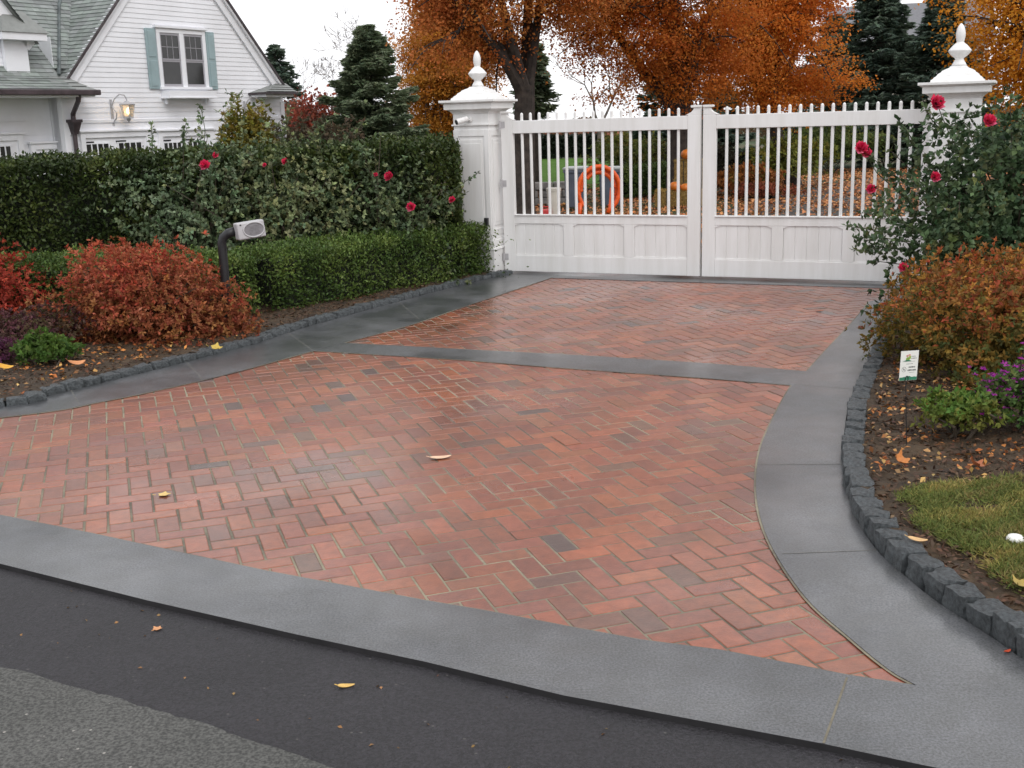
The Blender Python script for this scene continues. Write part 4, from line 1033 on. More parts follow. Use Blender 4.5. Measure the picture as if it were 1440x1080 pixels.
mb.cur = 0; ell(-.10, .22, .11, .07, -.0016, -.0011); ell(.01, .28, .06, .06, -.0018, -.0012)
mb.cur = 1; ell(-.14, .33, .06, .035, -.0020, -.0013); ell(-.02, .36, .07, .03, -.0022, -.0014)
mb.cur = 2; mb.prism_y([(-wS * .38, hS * .155), (wS * .12, hS * .155), (wS * .04, hS * .18), (-wS * .08, hS * .205), (-wS * .2, hS * .19)], -.0024, -.0015)
mb.build('emblem', [SIGNL, SIGNP, SIGNG], root)
mb = MB(); mb.T = TS
def words(cx, cz, wd, ht, n, mat):
    mb.cur = mat; x = cx - wd / 2
    while x < cx + wd / 2:
        q = pr.uniform(.012, .024); mb.box(wS * x, wS * min(x + q, cx + wd / 2), -.0016, -.0011, hS * (cz - ht * pr.uniform(.35, .5)), hS * (cz + ht * pr.uniform(.3, .5))); x += q + pr.uniform(.006, .016)
for cx, cz, wd, ht, mt in ((.22, .31, .24, .035, 1), (.25, .245, .32, .04, 1), (.02, .14, .6, .018, 1), (.02, .06, .36, .022, 0), (.17, -.05, .36, .05, 0), (.17, -.155, .48, .05, 0), (.18, -.235, .28, .02, 1)): words(cx, cz, wd, ht, 0, mt)
mb.build('lettering', [SIGNK, SIGNGR], root)
mb = MB(); mb.T = TS; cc = (-.27 * wS, -.12 * hS); rr_ = .115 * wS
mb.tube([(cc[0] + rr_ * math.cos(t), -.0012, cc[1] + rr_ * 1.05 * math.sin(t)) for t in np.linspace(0, 2 * PI, 24, endpoint=False)], .0007, 5, closed=True)
mb.tube([(cc[0] - rr_ * .7, -.0014, cc[1] + rr_ * .7), (cc[0] + rr_ * .7, -.0014, cc[1] - rr_ * .7)], .0007, 5)
mb.prism_y([(cc[0] - .0015, cc[1] + .004), (cc[0] + .0015, cc[1] + .004), (cc[0] + .003, cc[1] - .005), (cc[0] + .001, cc[1] - .001), (cc[0] - .003, cc[1] - .0055)], -.002, -.0011); mb.build('pictogram', SIGNK, root)
mb = MB(); xs_ = -.08 * wS
pl_ = [(xs_ - .008, -.003, -hS / 2 - .003), (xs_ - .008, -.004, -hS * .40)] + [(xs_ + .008 * math.cos(t), -.004, -hS * .40 + .008 * math.sin(t)) for t in np.linspace(PI, 0, 8)] + [(xs_ + .008, -.003, -hS / 2 - .003)]
mb.T = TS; mb.tube(pl_, .0017, 6)
mb.tube([(xs_, .0, -hS / 2 - .002), (xs_, .0, -hS / 2 - .03)], .0022, 6); mb.T = None
mb.tube([tuple(TS @ Vector((xs_, 0, -hS / 2 - .028))), (0, 0, -.06)], .0022, 6); mb.build('stake', BLACKM, root)

# ------------------------------------------------------------------ litter, grass, loose leaves
def leaf_cloud(name, P, size, cols, label, mat=DRYLEAF, seed=3, kind='stuff', cat='leaves'):
    n = len(P); T = rdir(n); T[:, 2] *= .3; Nn = rdir(n) * .7 + (0, 0, 1)
    L = size * R.uniform(.5, 1.4, n)
    o = quads(name, P, T, Nn, L, L * R.uniform(.45, .85, n), pal(P, cols, .6, seed, .25), mat, None, .22)
    return tag(o, label, cat, kind=kind)
LIT = [lin(110, 74, 40), lin(150, 98, 48), lin(176, 112, 52), lin(130, 70, 36), lin(190, 150, 90)]
def scatter(poly, n, z):
    A = np.array(poly); lo, hi = A.min(0), A.max(0); out = []
    P = lo + R.random((n * 4, 2)) * (hi - lo); P = P[inside(P, poly)][:n]
    return np.c_[P, z + R.random(len(P)) * .02]
lb = scatter([tuple(p) for p in offset(LB_OUT, .12)] + [tuple(p) for p in offset(LB_OUT, .95)[::-1]], 4000, .06)
lb = lb[lb[:, 1] < 9.6]
lb = lb[R.random(len(lb)) < .25 + .75 * (wave(lb, .6, 5) > .5)]
leaf_cloud('leaf_litter', lb[:900], .034, LIT + [lin(70, 46, 30), lin(60, 42, 28)], 'brown and tan leaf litter on the left soil bed')
rb = scatter([tuple(p) for p in offset(RB_OUT, -.12)] + [tuple(p) for p in offset(RB_OUT, -1.4)[::-1]], 6000, .075); rb = rb[(rb[:, 1] > 4.9) & (rb[:, 1] < 8)]
rb = rb[R.random(len(rb)) < .2 + .8 * (wave(rb, .4, 6) > .55)]
leaf_cloud('leaf_litter', rb[:1500], .03, LIT + [lin(120, 90, 70), lin(70, 46, 30), lin(58, 40, 28)], 'scattered brown leaf litter on the right soil bed')
CH = [lin(46, 32, 24), lin(72, 50, 36), lin(96, 70, 50), lin(58, 42, 32), lin(120, 92, 66)]
def mulch(poly, n, z, label):
    P = scatter(poly, n, z); n = len(P); T = rdir(n); T[:, 2] *= .35; L = R.uniform(.012, .05, n)
    o = quads('mulch', P, T, rdir(n) * .8 + (0, 0, 1), L, np.minimum(L * R.uniform(.25, .7, n), .016), pal(P, CH, .3, 44, .25), DRYLEAF, None, .2); tag(o, label, 'mulch', kind='stuff')
mulch([tuple(p) for p in offset(RB_OUT, -.10)[4:]] + [(3.6, 8.6), (4.2, 5.0), (3.2, 3.0)], 16000, .055, 'dark bark mulch over the right flower bed')
mulch([tuple(p) for p in offset(LB_OUT, .10)] + [(-2.2, 11.6), (-5.6, 10.2), (-6.2, 7.4)], 15000, .042, 'dark bark mulch over the left hedge bed')
# grass patch
gp = [G2(*p, .07) for p in ((1255, 695), (1290, 682), (1440, 668), (1700, 650), (1700, 930), (1480, 870), (1415, 830), (1375, 795), (1330, 765), (1290, 745), (1262, 720))]
gp2 = scatter(gp, 150000, .05)
gp2 = gp2[gp2[:, 0] < 3.6]
cen = wave(gp2, .35, 17); A_ = np.array(gp)
def edge_d(P, poly):
    d = np.full(len(P), 9.)
    for a, b in zip(poly, poly[1:] + poly[:1]):
        a, b = np.array(a), np.array(b); t = np.clip(((P[:, :2] - a) @ (b - a)) / ((b - a) @ (b - a)), 0, 1); d = np.minimum(d, np.linalg.norm(P[:, :2] - (a + t[:, None] * (b - a)), axis=1))
    return d
ed = edge_d(gp2, gp); keepg = R.random(len(gp2)) < np.clip(ed / .10, .08, 1) * np.clip((cen - .12) * 3.2, .06, 1)
gp2 = gp2[keepg]; n = len(gp2)
T = unit(np.c_[R.normal(size=(n, 2)) * .9, np.full(n, .55)]); L = R.uniform(.018, .045, n)
gcol = pal(gp2, [lin(166, 146, 92), lin(150, 140, 80), lin(116, 122, 66), lin(96, 110, 58), lin(132, 130, 74), lin(140, 116, 80)], .35, 19, .2)
o = quads('grass', gp2 + T * (L * .45)[:, None] + (0, 0, .01), T, rdir(n), L, .0045, gcol, LEAF, None, .1); tag(o, 'thin patchy green and straw grass in the right bed', 'grass', kind='stuff')
# loose leaves one can point at
def leaf_outline(kind):
    if kind == 'maple':
        pts = []
        for k in range(40):
            a = 2 * PI * k / 40; rr = .76 + .15 * math.cos(5 * a) + .06 * math.cos(10 * a); rr *= 1 - .2 * (math.cos(a) < -.7)
            pts.append((rr * math.cos(a), rr * math.sin(a)))
        return pts
    return [(math.cos(a) * 1.0, math.sin(a) * .42 * (1 - .3 * math.cos(a))) for a in np.linspace(0, 2 * PI, 24, endpoint=False)]
def loose_leaf(p, size, ang, col, label, kind='oval', curl=.25, tilt=(0, 0), z=0.01):
    pts = leaf_outline(kind); mb = MB(); h = size / 2
    f = lambda x, y: (x * h, y * h, curl * h * (x * x * .6 + y * y * 1.1))
    n = len(pts); vs = [f(0, 0)] + [f(x * .5, y * .5) for x, y in pts] + [f(x, y) for x, y in pts]
    fs = [(0, 1 + k, 1 + (k + 1) % n) for k in range(n)] + [(1 + k, 1 + n + k, 1 + n + (k + 1) % n, 1 + (k + 1) % n) for k in range(n)]
    vs2 = [(x, y, zz - .0012) for x, y, zz in vs]
    mb.col = col; mb.add(vs, fs); mb.add(vs2, [q[::-1] for q in fs])
    mb.tube([f(-.95, 0), f(-1.35, .05)], .0016, 5)
    o = mb.build('fallen_leaf', LEAFSOLID); o.location = (p[0], p[1], z); o.rotation_euler = (tilt[0], tilt[1], ang)
    return tag(o, label, 'leaf', 'single fallen leaves on the paving and beds')
LEAFSOLID = attr_mat('fallen_leaf', .55, 60, .3, .4, .25, 40.)
TAN, GOLD, BRN = lin(196, 150, 92), lin(206, 164, 70), lin(150, 92, 46)
ZA = -.012
loose_leaf(G2(487, 965, ZA), .055, .1, lin(206, 168, 92), 'yellow oval leaf on the dark asphalt at the lower middle', z=ZA + .002)
loose_leaf(G2(221, 885, ZA), .042, 1.2, lin(196, 140, 96), 'tan round leaf on the dark asphalt at the lower left', 'maple', z=ZA + .002)
loose_leaf(G2(230, 697), .075, .3, lin(206, 176, 110), 'pale yellow leaf flat on the left bricks', 'maple', .12, z=.006)
loose_leaf(G2(620, 645), .115, .25, lin(214, 180, 150), 'long pale leaf on the middle bricks', z=.006)
loose_leaf(G2(1266, 655, .08), .10, .5, lin(176, 112, 56), 'large curled orange leaf in the right bed by the kerb', 'maple', .9, (.5, .2), z=.1)
loose_leaf(G2(1372, 660, .08), .095, 2.0, lin(150, 88, 54), 'large russet leaf at the top edge of the grass', 'maple', .8, (.4, -.2), z=.1)
loose_leaf(G2(108, 517, .06), .13, .8, lin(190, 130, 86), 'large tan leaf below the rust red shrub', 'oval', .7, (.4, .1), z=.09)
loose_leaf(G2(304, 497, .06), .11, .3, lin(176, 150, 66), 'yellow green leaf lying on the left kerb', 'maple', .5, (.3, .1), z=.1)
loose_leaf(G2(1290, 765, .08), .075, -.25, lin(196, 160, 110), 'thin tan leaf lying across a right kerb sett', 'oval', .3, (.1, .1), z=.098)
loose_leaf(G2(1417, 920), .03, .6, lin(190, 76, 46), 'tiny red leaf on the right bluestone band', z=.012)
loose_leaf(G2(8, 524, .06), .12, .2, lin(200, 150, 50), 'golden curled leaf at the left picture edge', 'oval', .6, (.4, .2), z=.1)
loose_leaf(G2(1433, 833, .06), .08, .9, lin(150, 128, 60), 'olive leaf on the soil below the grass', 'maple', .5, (.3, .1), z=.09)
loose_leaf(G2(1153, 438), .07, .2, lin(176, 96, 60), 'orange leaf on the bricks near the gate', z=.006)
loose_leaf(G2(76, 437, .3), .10, 2.4, lin(206, 172, 128), 'pale leaf caught on top of the purple chrysanthemum', 'oval', .4, (.2, .3), z=.42)
deb = np.c_[R.uniform(-1.8, 1.2, 150), R.uniform(2.4, 4.4, 150), np.full(150, -.012)]
band_poly = [tuple(p) for p in fbb] + [(9, -6), (-12, -6), (-12, 4)]
deb = deb[inside(deb, [tuple(p) for p in offset(fbb, -.03)] + [tuple(p) for p in ne[::-1]])]
o = leaf_cloud('asphalt_litter', deb, .013, [lin(120, 90, 56), lin(150, 120, 76), lin(130, 72, 50)], 'tiny bits of leaf scattered on the dark asphalt', seed=9, cat='litter')
wl_ = np.array(G2(1427, 764, .07))
root = empty('sprinkler_cap', (wl_[0], wl_[1], .055)); tag(root, 'small round white cap in the grass on the right', 'cap')
mb = MB(); mb.lathe([(.014, -.02), (.018, .0), (.024, .012), (.03, .02)], 18); mb.build('stem', SIGNW, root, smooth=True)
mb = MB(); mb.lathe([(.031, .02), (.034, .028), (.033, .038), (.026, .047), (.012, .052), (.001, .053)], 20); mb.build('lid', SIGNW, root, smooth=True)

# ------------------------------------------------------------------ trees
def limb_path(a, b, bow, n=6):
    a, b = np.array(a, float), np.array(b, float); side = R.normal(size=3) * np.linalg.norm(b - a) * .06
    return [a + (b - a) * t + np.array([0, 0, bow * math.sin(PI * t)]) + side * math.sin(PI * t) for t in np.linspace(0, 1, n)]
def maple(name, base, tr, forks, crowns, n_spray, per, lsize, cols, label, seed, bark=BARK, gap=.42, group=None, limbs=70, spray=.37):
    """trunk with forking limbs and sprays of leaves spread through lumpy crown volumes with gaps"""
    root = empty(name, tuple(base)); tag(root, label, 'tree', group)
    b = np.array(base); mb = MB()
    top = np.array(forks[0]) - b
    mb.tube([(0, 0, -.1), (0, 0, .15), top * .35 + (0, 0, .05), top * .7, top], [tr * 1.5, tr * 1.12, tr, tr * .95, tr * .9], 12)
    ends = []
    for f in forks[1:]:
        p = limb_path(top * random.uniform(.75, 1.0), np.array(f) - b, .1); mb.tube(p, np.linspace(tr * .62, tr * .22, len(p)), 9); ends += [p[3], p[4], p[5]]
    S = []
    vol = np.array([c[3] * c[4] * c[5] for c in crowns]); vol = vol / vol.sum()
    for c, v in zip(crowns, vol):
        m = int(n_spray * v * 2.2) + 4
        d = rdir(m) * (R.random(m) ** .42)[:, None]
        q = np.array(c[:3]) + d * np.array(c[3:])
        q += ((wave(q, 1.6, seed) - .5)[:, None] * d) * .6
        S.append(q)
    S = np.concatenate(S); S = S[wave(S, 1.5, seed + 2) > gap]; S = S[R.permutation(len(S))[:n_spray]]
    S = S - b
    for k in range(min(limbs, len(S))):
        e = S[k]; j = min(ends, key=lambda z_: np.linalg.norm(z_ - e)); p = limb_path(j, e, .12); mb.tube(p, np.linspace(tr * .2, .012, len(p)), 6)
        for _ in range(2):
            j2 = p[3]; e2 = e + R.normal(size=3) * .5; q = limb_path(j2, e2, .05, 4); mb.tube(q, np.linspace(.022, .007, 4), 5)
    mb.build('trunk', bark, root)
    m = len(S); P = np.repeat(S, per, 0); n = len(P)
    tilt = np.repeat(unit(R.normal(size=(m, 3)) * .35 + (0, 0, 1)), per, 0)
    o = np.clip(R.normal(size=(n, 3)), -1.55, 1.55) * spray; o -= tilt * (o * tilt).sum(1, keepdims=True) * .80
    P = P + o; Nn = unit(tilt + .42 * rdir(n)); T = unit(rdir(n) - (0, 0, .3))
    L = lsize * R.uniform(.6, 1.25, n)
    csp = np.repeat(pal(S, cols, 1.6, seed, .10), per, 0) * (1 + .07 * R.normal(size=(n, 1)))
    quads('crown', P, T, Nn, L, L * .8, np.clip(csp, .004, .9), MLEAF, root, .18)
    return root
RUST = [lin(152, 84, 46), lin(176, 102, 52), lin(194, 120, 62), lin(206, 138, 76), lin(182, 110, 58)]
RUST2 = [lin(164, 88, 42), lin(190, 110, 48), lin(206, 128, 58), lin(196, 120, 54)]
GOLDL = [lin(150, 92, 34), lin(186, 120, 44), lin(204, 146, 66), lin(180, 104, 40)]
def C_(px, py, Y, rx, ry, rz): return (*at(px, py, Y), rx, ry, rz)
t1 = G(736, 305)
maple('maple_tree', t1, .20, [at(738, 120, 20.7), at(690, -60, 20.2), at(748, -120, 20.9), at(775, -80, 21.2), at(640, 10, 20.3), at(700, 60, 20.4)],
      [C_(678, -12, 20.6, 1.3, 1.6, 1.25), C_(640, -8, 20.8, .5, 1, .8), C_(800, -25, 20.6, .7, 1.2, .85), C_(720, -60, 20.7, 1.6, 1.8, 1.0), C_(730, -170, 20.8, 2.6, 2.5, 1.6), C_(700, 60, 21.6, .5, .5, .6)],
      820, 165, .056, RUST, 'rust brown maple with thick dark trunk just behind the left gate leaf', 31, group='autumn maples behind the gate')
t2 = G(955, 278)
maple('maple_tree', t2, .26, [at(958, 140, t2[1]), at(900, -60, t2[1]), at(985, -80, t2[1] + .6), at(940, -90, t2[1]), at(850, 20, t2[1] - .4), at(1010, 10, t2[1])],
      [C_(925, 20, t2[1], 1.95, 1.6, 1.85), C_(848, -5, t2[1] - .3, .9, 1, 1.05), C_(990, 85, t2[1], 1.0, 1.0, .9), C_(920, -150, t2[1], 2.6, 2.4, 1.8)],
      860, 165, .058, RUST2, 'orange maple with dark trunks behind the middle of the gate', 32, group='autumn maples behind the gate')
t3 = G(1076, 250)
maple('maple_tree', (t3[0], t3[1] - 3, 0), .16, [at(1078, 150, t3[1] - 3), at(1060, -20, t3[1] - 3), at(1110, -40, t3[1] - 3), at(1140, 0, t3[1] - 3), at(1040, 60, t3[1] - 3)],
      [C_(1092, 45, t3[1] - 3, 1.85, 1.6, 1.95), C_(1040, 95, t3[1] - 3, .9, .9, .8), C_(1135, 95, t3[1] - 3, 1.0, 1., .9), C_(1100, -110, t3[1] - 3, 2.0, 2., 1.7)],
      800, 150, .064, [lin(190, 108, 46), lin(212, 132, 54), lin(222, 148, 66)], 'orange maple with slim trunk behind the right gate leaf', 33, group='autumn maples behind the gate')
b4 = at(605, 210, 42); maple('golden_tree', (b4[0], 42, -.1), .18, [at(605, 170, 42), at(585, 60, 42), at(625, 50, 42), at(605, 20, 42)],
      [C_(625, 115, 42, 1.6, 1.6, 2.2), C_(650, 60, 42.5, 1.7, 1.5, 2.0), C_(620, 50, 42, 1.0, 1, 1.4)], 700, 110, .085, GOLDL, 'golden orange tree in the distance left of the left pillar', 34, gap=.3)
b5 = at(1540, 330, 16); maple('golden_tree', (b5[0], 16, -.06), .2, [at(1540, 150, 16), at(1480, 20, 16), at(1560, -20, 16), at(1430, 60, 16.3)],
      [C_(1492, 20, 16, 1.1, 1.2, 1.25), C_(1560, -60, 16.5, 1.6, 1.6, 1.5), C_(1480, 90, 16.4, .7, .7, .6)], 700, 150, .052, [lin(176, 106, 30), lin(208, 138, 40), lin(218, 154, 56), lin(192, 112, 36)], 'yellow orange tree leaning over the right pillar', 35, gap=.22)

def conifer(name, base, h, r, n, cols, label, seed, group=None, nsize=.22, skirt=.4, dens=1.0):
    root = empty(name, tuple(base)); tag(root, label, 'tree', group)
    mb = MB(); mb.tube([(0, 0, -.2), (0, 0, h * .5), (0, 0, h * .98)], [.16 * h / 8, .09 * h / 8, .015], 8)
    P, T, Nn = [], [], []; nb = int(26 * h * dens); per = max(6, n // nb)
    for k in range(nb):
        t = (k + R.random()) / nb; z = skirt + (h - skirt) * t ** .85; a = R.random() * 2 * PI; l = r * (1 - t) ** .8 * R.uniform(.6, 1.2) + .12
        d = np.array([math.cos(a), math.sin(a)]); dro = -.18 * l + R.normal() * .08
        p0 = np.array([0, 0, z]); p1 = np.array([d[0] * l * .6, d[1] * l * .6, z + dro * .7]); p2 = np.array([d[0] * l, d[1] * l, z + dro * .55 + .06 * l])
        mb.tube([p0, p1, p2], [.03 * (1 - t) + .008, .018 * (1 - t) + .005, .003], 4)
        u = R.random(per) ** .42; c = np.where((u < .6)[:, None], p0 + (p1 - p0) * (u / .6)[:, None], p1 + (p2 - p1) * ((u - .6) / .4)[:, None])
        side = np.array([-d[1], d[0], 0]); sg = R.choice([-1, 1], per); wd = .46 * l * (1.08 - u) + .07
        off = sg * R.random(per) * wd
        P.append(c + side * off[:, None] + np.c_[R.normal(size=(per, 2)) * .03, -R.random(per) ** 2 * .16]); T.append(np.array([*d, -.1]) + side * (sg * .8)[:, None] + R.normal(size=(per, 3)) * .3)
        Nn.append(np.array([d[0] * .55, d[1] * .55, .6]) + R.normal(size=(per, 3)) * .5)
    P, T, Nn = map(np.concatenate, (P, T, Nn)); L = nsize * R.uniform(.6, 1.3, len(P))
    mb.build('trunk', BARK, root)
    quads('crown', P, T, Nn, L * 1.15, L * .27, pal(P, cols, 1.0, seed, .2), NEEDLE, root, .2)
    return root
FIR = [(.085, .12, .07), (.13, .17, .095), (.17, .21, .12), (.20, .235, .15)]
DFIR = [(.05, .08, .06), (.085, .12, .085), (.12, .16, .11)]
def tall(px_top, py_top, Y, zb=-.1): return at(px_top, py_top, Y)[2] - zb
pb = at(525, 200, 34); conifer('spruce_tree', (pb[0], 34, -.3), tall(513, 35, 34, -.3), 2.0, 90000, FIR, 'broad green spruce left of the left pillar', 41, nsize=.17, dens=1.8)
pb = at(396, 200, 44); conifer('spruce_tree', (pb[0] , 44, -.4), tall(380, 62, 44, -.4), 1.7, 9000, DFIR, 'dark conifer peeking past the gable of the house', 42, nsize=.25)
pb = at(1226, 200, 36); conifer('spruce_tree', (pb[0], 36, -.1), tall(1226, -45, 36), 2.1, 48000, DFIR, 'dark spruce to the left of the right pillar', 43, 'dark spruces by the right pillar', .2, dens=1.5)
pb = at(1318, 200, 34); conifer('spruce_tree', (pb[0], 34, -.1), tall(1322, -20, 34), 1.9, 48000, DFIR, 'dark spruce directly behind the right pillar', 44, 'dark spruces by the right pillar', .2, dens=1.5)
pb = at(1170, 200, 44); conifer('spruce_tree', (pb[0], 44, -.1), tall(1180, 20, 44), 2.3, 22000, DFIR, 'farthest dark spruce showing right of the orange maple', 45, None, .28)
pb = at(757, 200, 30); conifer('spruce_tree', (pb[0] - .05, 30, -.1), tall(757, 60, 30), .5, 7000, FIR, 'slim spruce showing just right of the thick maple trunk', 46, None, .2, skirt=2.0)
pb = at(938, 200, 38); conifer('spruce_tree', (pb[0], 38, -.1), tall(938, 70, 38), 1.35, 18000, DFIR, 'dark spruce low behind the middle orange maple', 47, None, .26)
pb = at(1010, 200, 36); conifer('spruce_tree', (pb[0], 36, -.1), tall(1010, 110, 36), 1.2, 14000, DFIR, 'dark spruce seen through the pickets right of the gate middle', 48, None, .26)

def bare(name, base, h, spread, label, seed, mat=BARK_G, up=.75, depth=5, r0=.07, leaves=None):
    root = empty(name, tuple(base)); tag(root, label, 'tree'); mb = MB(); rn = np.random.default_rng(seed); tips = []
    def grow(p, d, l, r, k):
        q = p + d * l; mid = (p + q) / 2 + rn.normal(size=3) * l * .06; mb.tube([p, mid, q], [r, r * .85, r * .7], 5 if k < 3 else 3)
        if k >= depth: tips.append(q); return
        for _ in range(2 + (rn.random() < .55)):
            nd = unit(d + rn.normal(size=3) * spread + np.array([0, 0, up * .3])); grow(q, nd, l * rn.uniform(.62, .86), max(r * .6, .009), k + 1)
    grow(np.zeros(3), np.array([rn.normal() * .05, 0, 1.]), h * .27, r0, 0); mb.build('trunk', mat, root)
    if leaves is not None:
        S = np.array(tips); P = np.repeat(S, leaves[0], 0) + R.normal(size=(len(S) * leaves[0], 3)) * .22; L = leaves[1] * R.uniform(.6, 1.3, len(P))
        quads('crown', P, rdir(len(P)), rdir(len(P)), L, L * .7, pal(P, leaves[2], .8, seed), LEAF, root)
    return root
def bt(px, Y, *a, **k): p = at(px, 200, Y); return bare('bare_tree', (p[0], Y, -.1), *a, **k)
bt(845, 46, 5.2, .42, 'leafless grey tree against the sky behind the left gate leaf', 51, depth=7, r0=.10)
bt(500, 48, 5.8, .55, 'leafless tree spreading above the green spruce', 52, depth=7, r0=.09)
bt(415, 52, 4.8, .38, 'leafless thin tree between the gable and the spruce', 53, depth=5, r0=.05)
p = at(455, 200, 40); bare('red_tree', (p[0], 40, -.3), 2.9, .3, 'thin tree with dull red leaves left of the green spruce', 54, depth=5, r0=.05, leaves=(14, .12, [lin(120, 56, 44), lin(156, 76, 58), lin(130, 84, 66)]))
p = at(425, 200, 42); bare('red_tree', (p[0], 42, -.3), 2.9, .35, 'small reddish brown tree beside the house corner', 55, depth=5, r0=.05, leaves=(14, .12, [lin(110, 66, 56), lin(140, 84, 66), lin(104, 76, 62)]))
p = at(625, 200, 44); bare('red_tree', (p[0], 44, -.3), 2.6, .4, 'low russet tree glowing just left of the left pillar', 56, depth=5, r0=.05, leaves=(16, .15, [lin(150, 80, 36), lin(186, 104, 46)]))
# shrubs beyond the hedge and the gate
bush('brown_thicket', (at(430, 200, 30)[0], 30, -.3), (1.5, 1.0, 2.2), 9000, .13, .5, [lin(70, 66, 52), lin(96, 88, 70), lin(110, 84, 66)], 'grey brown thicket right of the house corner', 'shrub', None, 61, 5, stems=60)
bush('brown_thicket', (at(380, 200, 27)[0], 25.5, -.3), (.8, .8, 2.1), 5000, .12, .5, [lin(60, 62, 46), lin(86, 84, 62), lin(96, 80, 60)], 'dull green thicket at the foot of the house corner', 'shrub', None, 62, 5, stems=60)
GS = [lin(60, 70, 30), lin(86, 92, 40), lin(112, 108, 50), lin(120, 92, 44)]
def gshrub(px, Y, r, label, cols=GS, n=6000, name='garden_shrub', ls=.10, seed=70): p = at(px, 250, Y); return bush(name, (p[0], Y, -.05), r, n, ls, .5, cols, label, 'shrub', None, seed, 5, stems=20)
gshrub(872, 44, (.9, .8, 1.1), 'pale olive shrub at the far end of the lawn', seed=71)
gshrub(915, 30, (1.6, 1, 1.15), 'olive green rounded shrub behind the boxwood row', [lin(66, 76, 38), lin(96, 102, 50), lin(120, 114, 60)], seed=72)
gshrub(1105, 27, (1.0, .8, 1.15), 'yellow green shrub right of the slim maple trunk', [lin(84, 92, 40), lin(112, 116, 52), lin(130, 124, 50)], seed=73)
gshrub(1040, 25, (.85, .7, .62), 'low orange brown shrub left of the slim maple trunk', [lin(120, 78, 40), lin(150, 92, 46), lin(110, 100, 48)], seed=74, n=5000)
gshrub(1165, 33, (1.8, 1, 1.35), 'dark green shrub bank along the far drive', [lin(60, 76, 40), lin(90, 104, 54), lin(116, 120, 64)], seed=75, n=8000)
gshrub(1245, 36, (1.8, 1, 1.3), 'dark green shrub bank behind the right end of the gate', [lin(52, 66, 40), lin(84, 96, 56)], seed=76, n=8000)
gshrub(1075, 24, (.7, .5, .3), 'low bronze chrysanthemum row beside the leafy drive', [lin(120, 66, 50), lin(150, 84, 60), lin(100, 80, 44)], seed=77, n=4000, ls=.07)
gshrub(990, 27, (.9, .8, 1.2), 'dark leafless looking shrub behind the meeting stiles', [lin(34, 34, 26), lin(54, 50, 36)], seed=78)
gshrub(800, 62, (4.5, 1.5, .9), 'russet shrub row beyond the lawn', [lin(130, 80, 60), lin(150, 96, 76), lin(100, 90, 56)], seed=79, n=6000, ls=.2)
hedge('clipped_hedge', [tuple(G2(600, 230))[:1] + (50.5,), (at(845, 220, 50)[0], 50.5)], 1.0, .95, .95, 16000, .14, [(.012, .018, .012), (.02, .03, .016)], 'dark clipped hedge at the far edge of the lawn', 80)
hedge('clipped_hedge', [(at(868, 280, 24.5)[0], 25.0), (at(985, 280, 26)[0], 27.5)], .8, .62, .62, 12000, .075, BOX, 'clipped boxwood row to the right of the grey bins', 81)
# lawn and inner drive
mb = MB(); mb.add([(*G2(690, 268), -.02), (*G2(885, 262), -.02), (*G2(980, 222), -.02), (*G2(600, 222), -.02)], [(0, 1, 2, 3)])
tag(mb.build('lawn', LAWNM), 'bright green lawn seen through the left gate leaf', 'lawn', kind='structure')
dl_ = smooth_line([(GC[0] - 1.9, GC[1] + 1.0), (1.6, 16), (3.4, 20), (6.0, 25), (9.5, 30), (14.5, 33)], 30); dr_ = smooth_line([(GC[0] + 2.3, GC[1] - .9), (5.2, 15), (7.5, 19), (10.5, 23.5), (14, 27), (18, 29.5)], 30)
mb = MB(); mb.add([(p[0], p[1], -.05) for p in dl_] + [(p[0], p[1], -.05) for p in dr_], [(i, i + len(dl_), i + 1 + len(dl_), i + 1) for i in range(len(dl_) - 1)])
tag(mb.build('inner_driveway', ASPH_OLD), 'grey drive curving away behind the gate', 'driveway', kind='structure')
FALL = [lin(140, 92, 60), lin(176, 116, 72), lin(196, 140, 90), lin(160, 98, 62), lin(120, 92, 70)]
big_ = [(-.5, 14.5), (4, 12.8), (7, 15), (15, 25), (15, 36), (8, 34), (1.5, 30), (-1.5, 22)]
fl_ = scatter(big_, 52000, -.035); fl_ = fl_[R.random(len(fl_)) < .4 + .6 * (wave(fl_, 2.6, 90) > .42)]
leaf_cloud('fallen_leaves', fl_, .072, FALL, 'carpet of orange fallen leaves behind the gate', seed=91)

# bins, pipe, bucket, wall, bales and pumpkins beyond the gate
def bin_(px0, px1, pyt, pyb, Y, label, lid, bx_dy=.55):
    a, b = at(px0, pyb, Y), at(px1, pyb, Y); top = at(px0, pyt, Y)[2]; w_ = b[0] - a[0]
    root = empty('storage_bin', ((a[0] + b[0]) / 2, Y + .3, -.05), -.15); tag(root, label, 'bin', 'grey bins behind the gate')
    h = top + .05; mb = MB()
    z0, z1 = .04, h - .06; w0, w1 = w_ * .45, w_ * .5
    mb.add([(-w0, -.24, z0), (w0, -.24, z0), (w0, .24, z0), (-w0, .24, z0), (-w1, -.3, z1), (w1, -.3, z1), (w1, .3, z1), (-w1, .3, z1)], [(0, 3, 2, 1), (4, 5, 6, 7), (0, 1, 5, 4), (1, 2, 6, 5), (2, 3, 7, 6), (3, 0, 4, 7)])
    mb.box(-w1 - .02, w1 + .02, -.32, .32, z1 - .06, z1 - .001); mb.build('body', BINP, root, bevel=.015)
    mb = MB(); mb.box(-w1 - .03, w1 + .03, -.33, .33, z1, z1 + .05); mb.build('lid', lid, root, bevel=.02)
    for sx in (-1, 1):
        mb = MB(); mb.T = Matrix.Translation((sx * (w0 - .03), .26, .08)) @ Matrix.Rotation(PI / 2, 4, 'Y'); mb.lathe([(.08, -.025), (.085, -.02), (.085, .02), (.08, .025)], 16); mb.build('wheel', BLACKM, root)
LIDL = paint('pale_lid', (.38, .42, .42), .4, .1, 6)
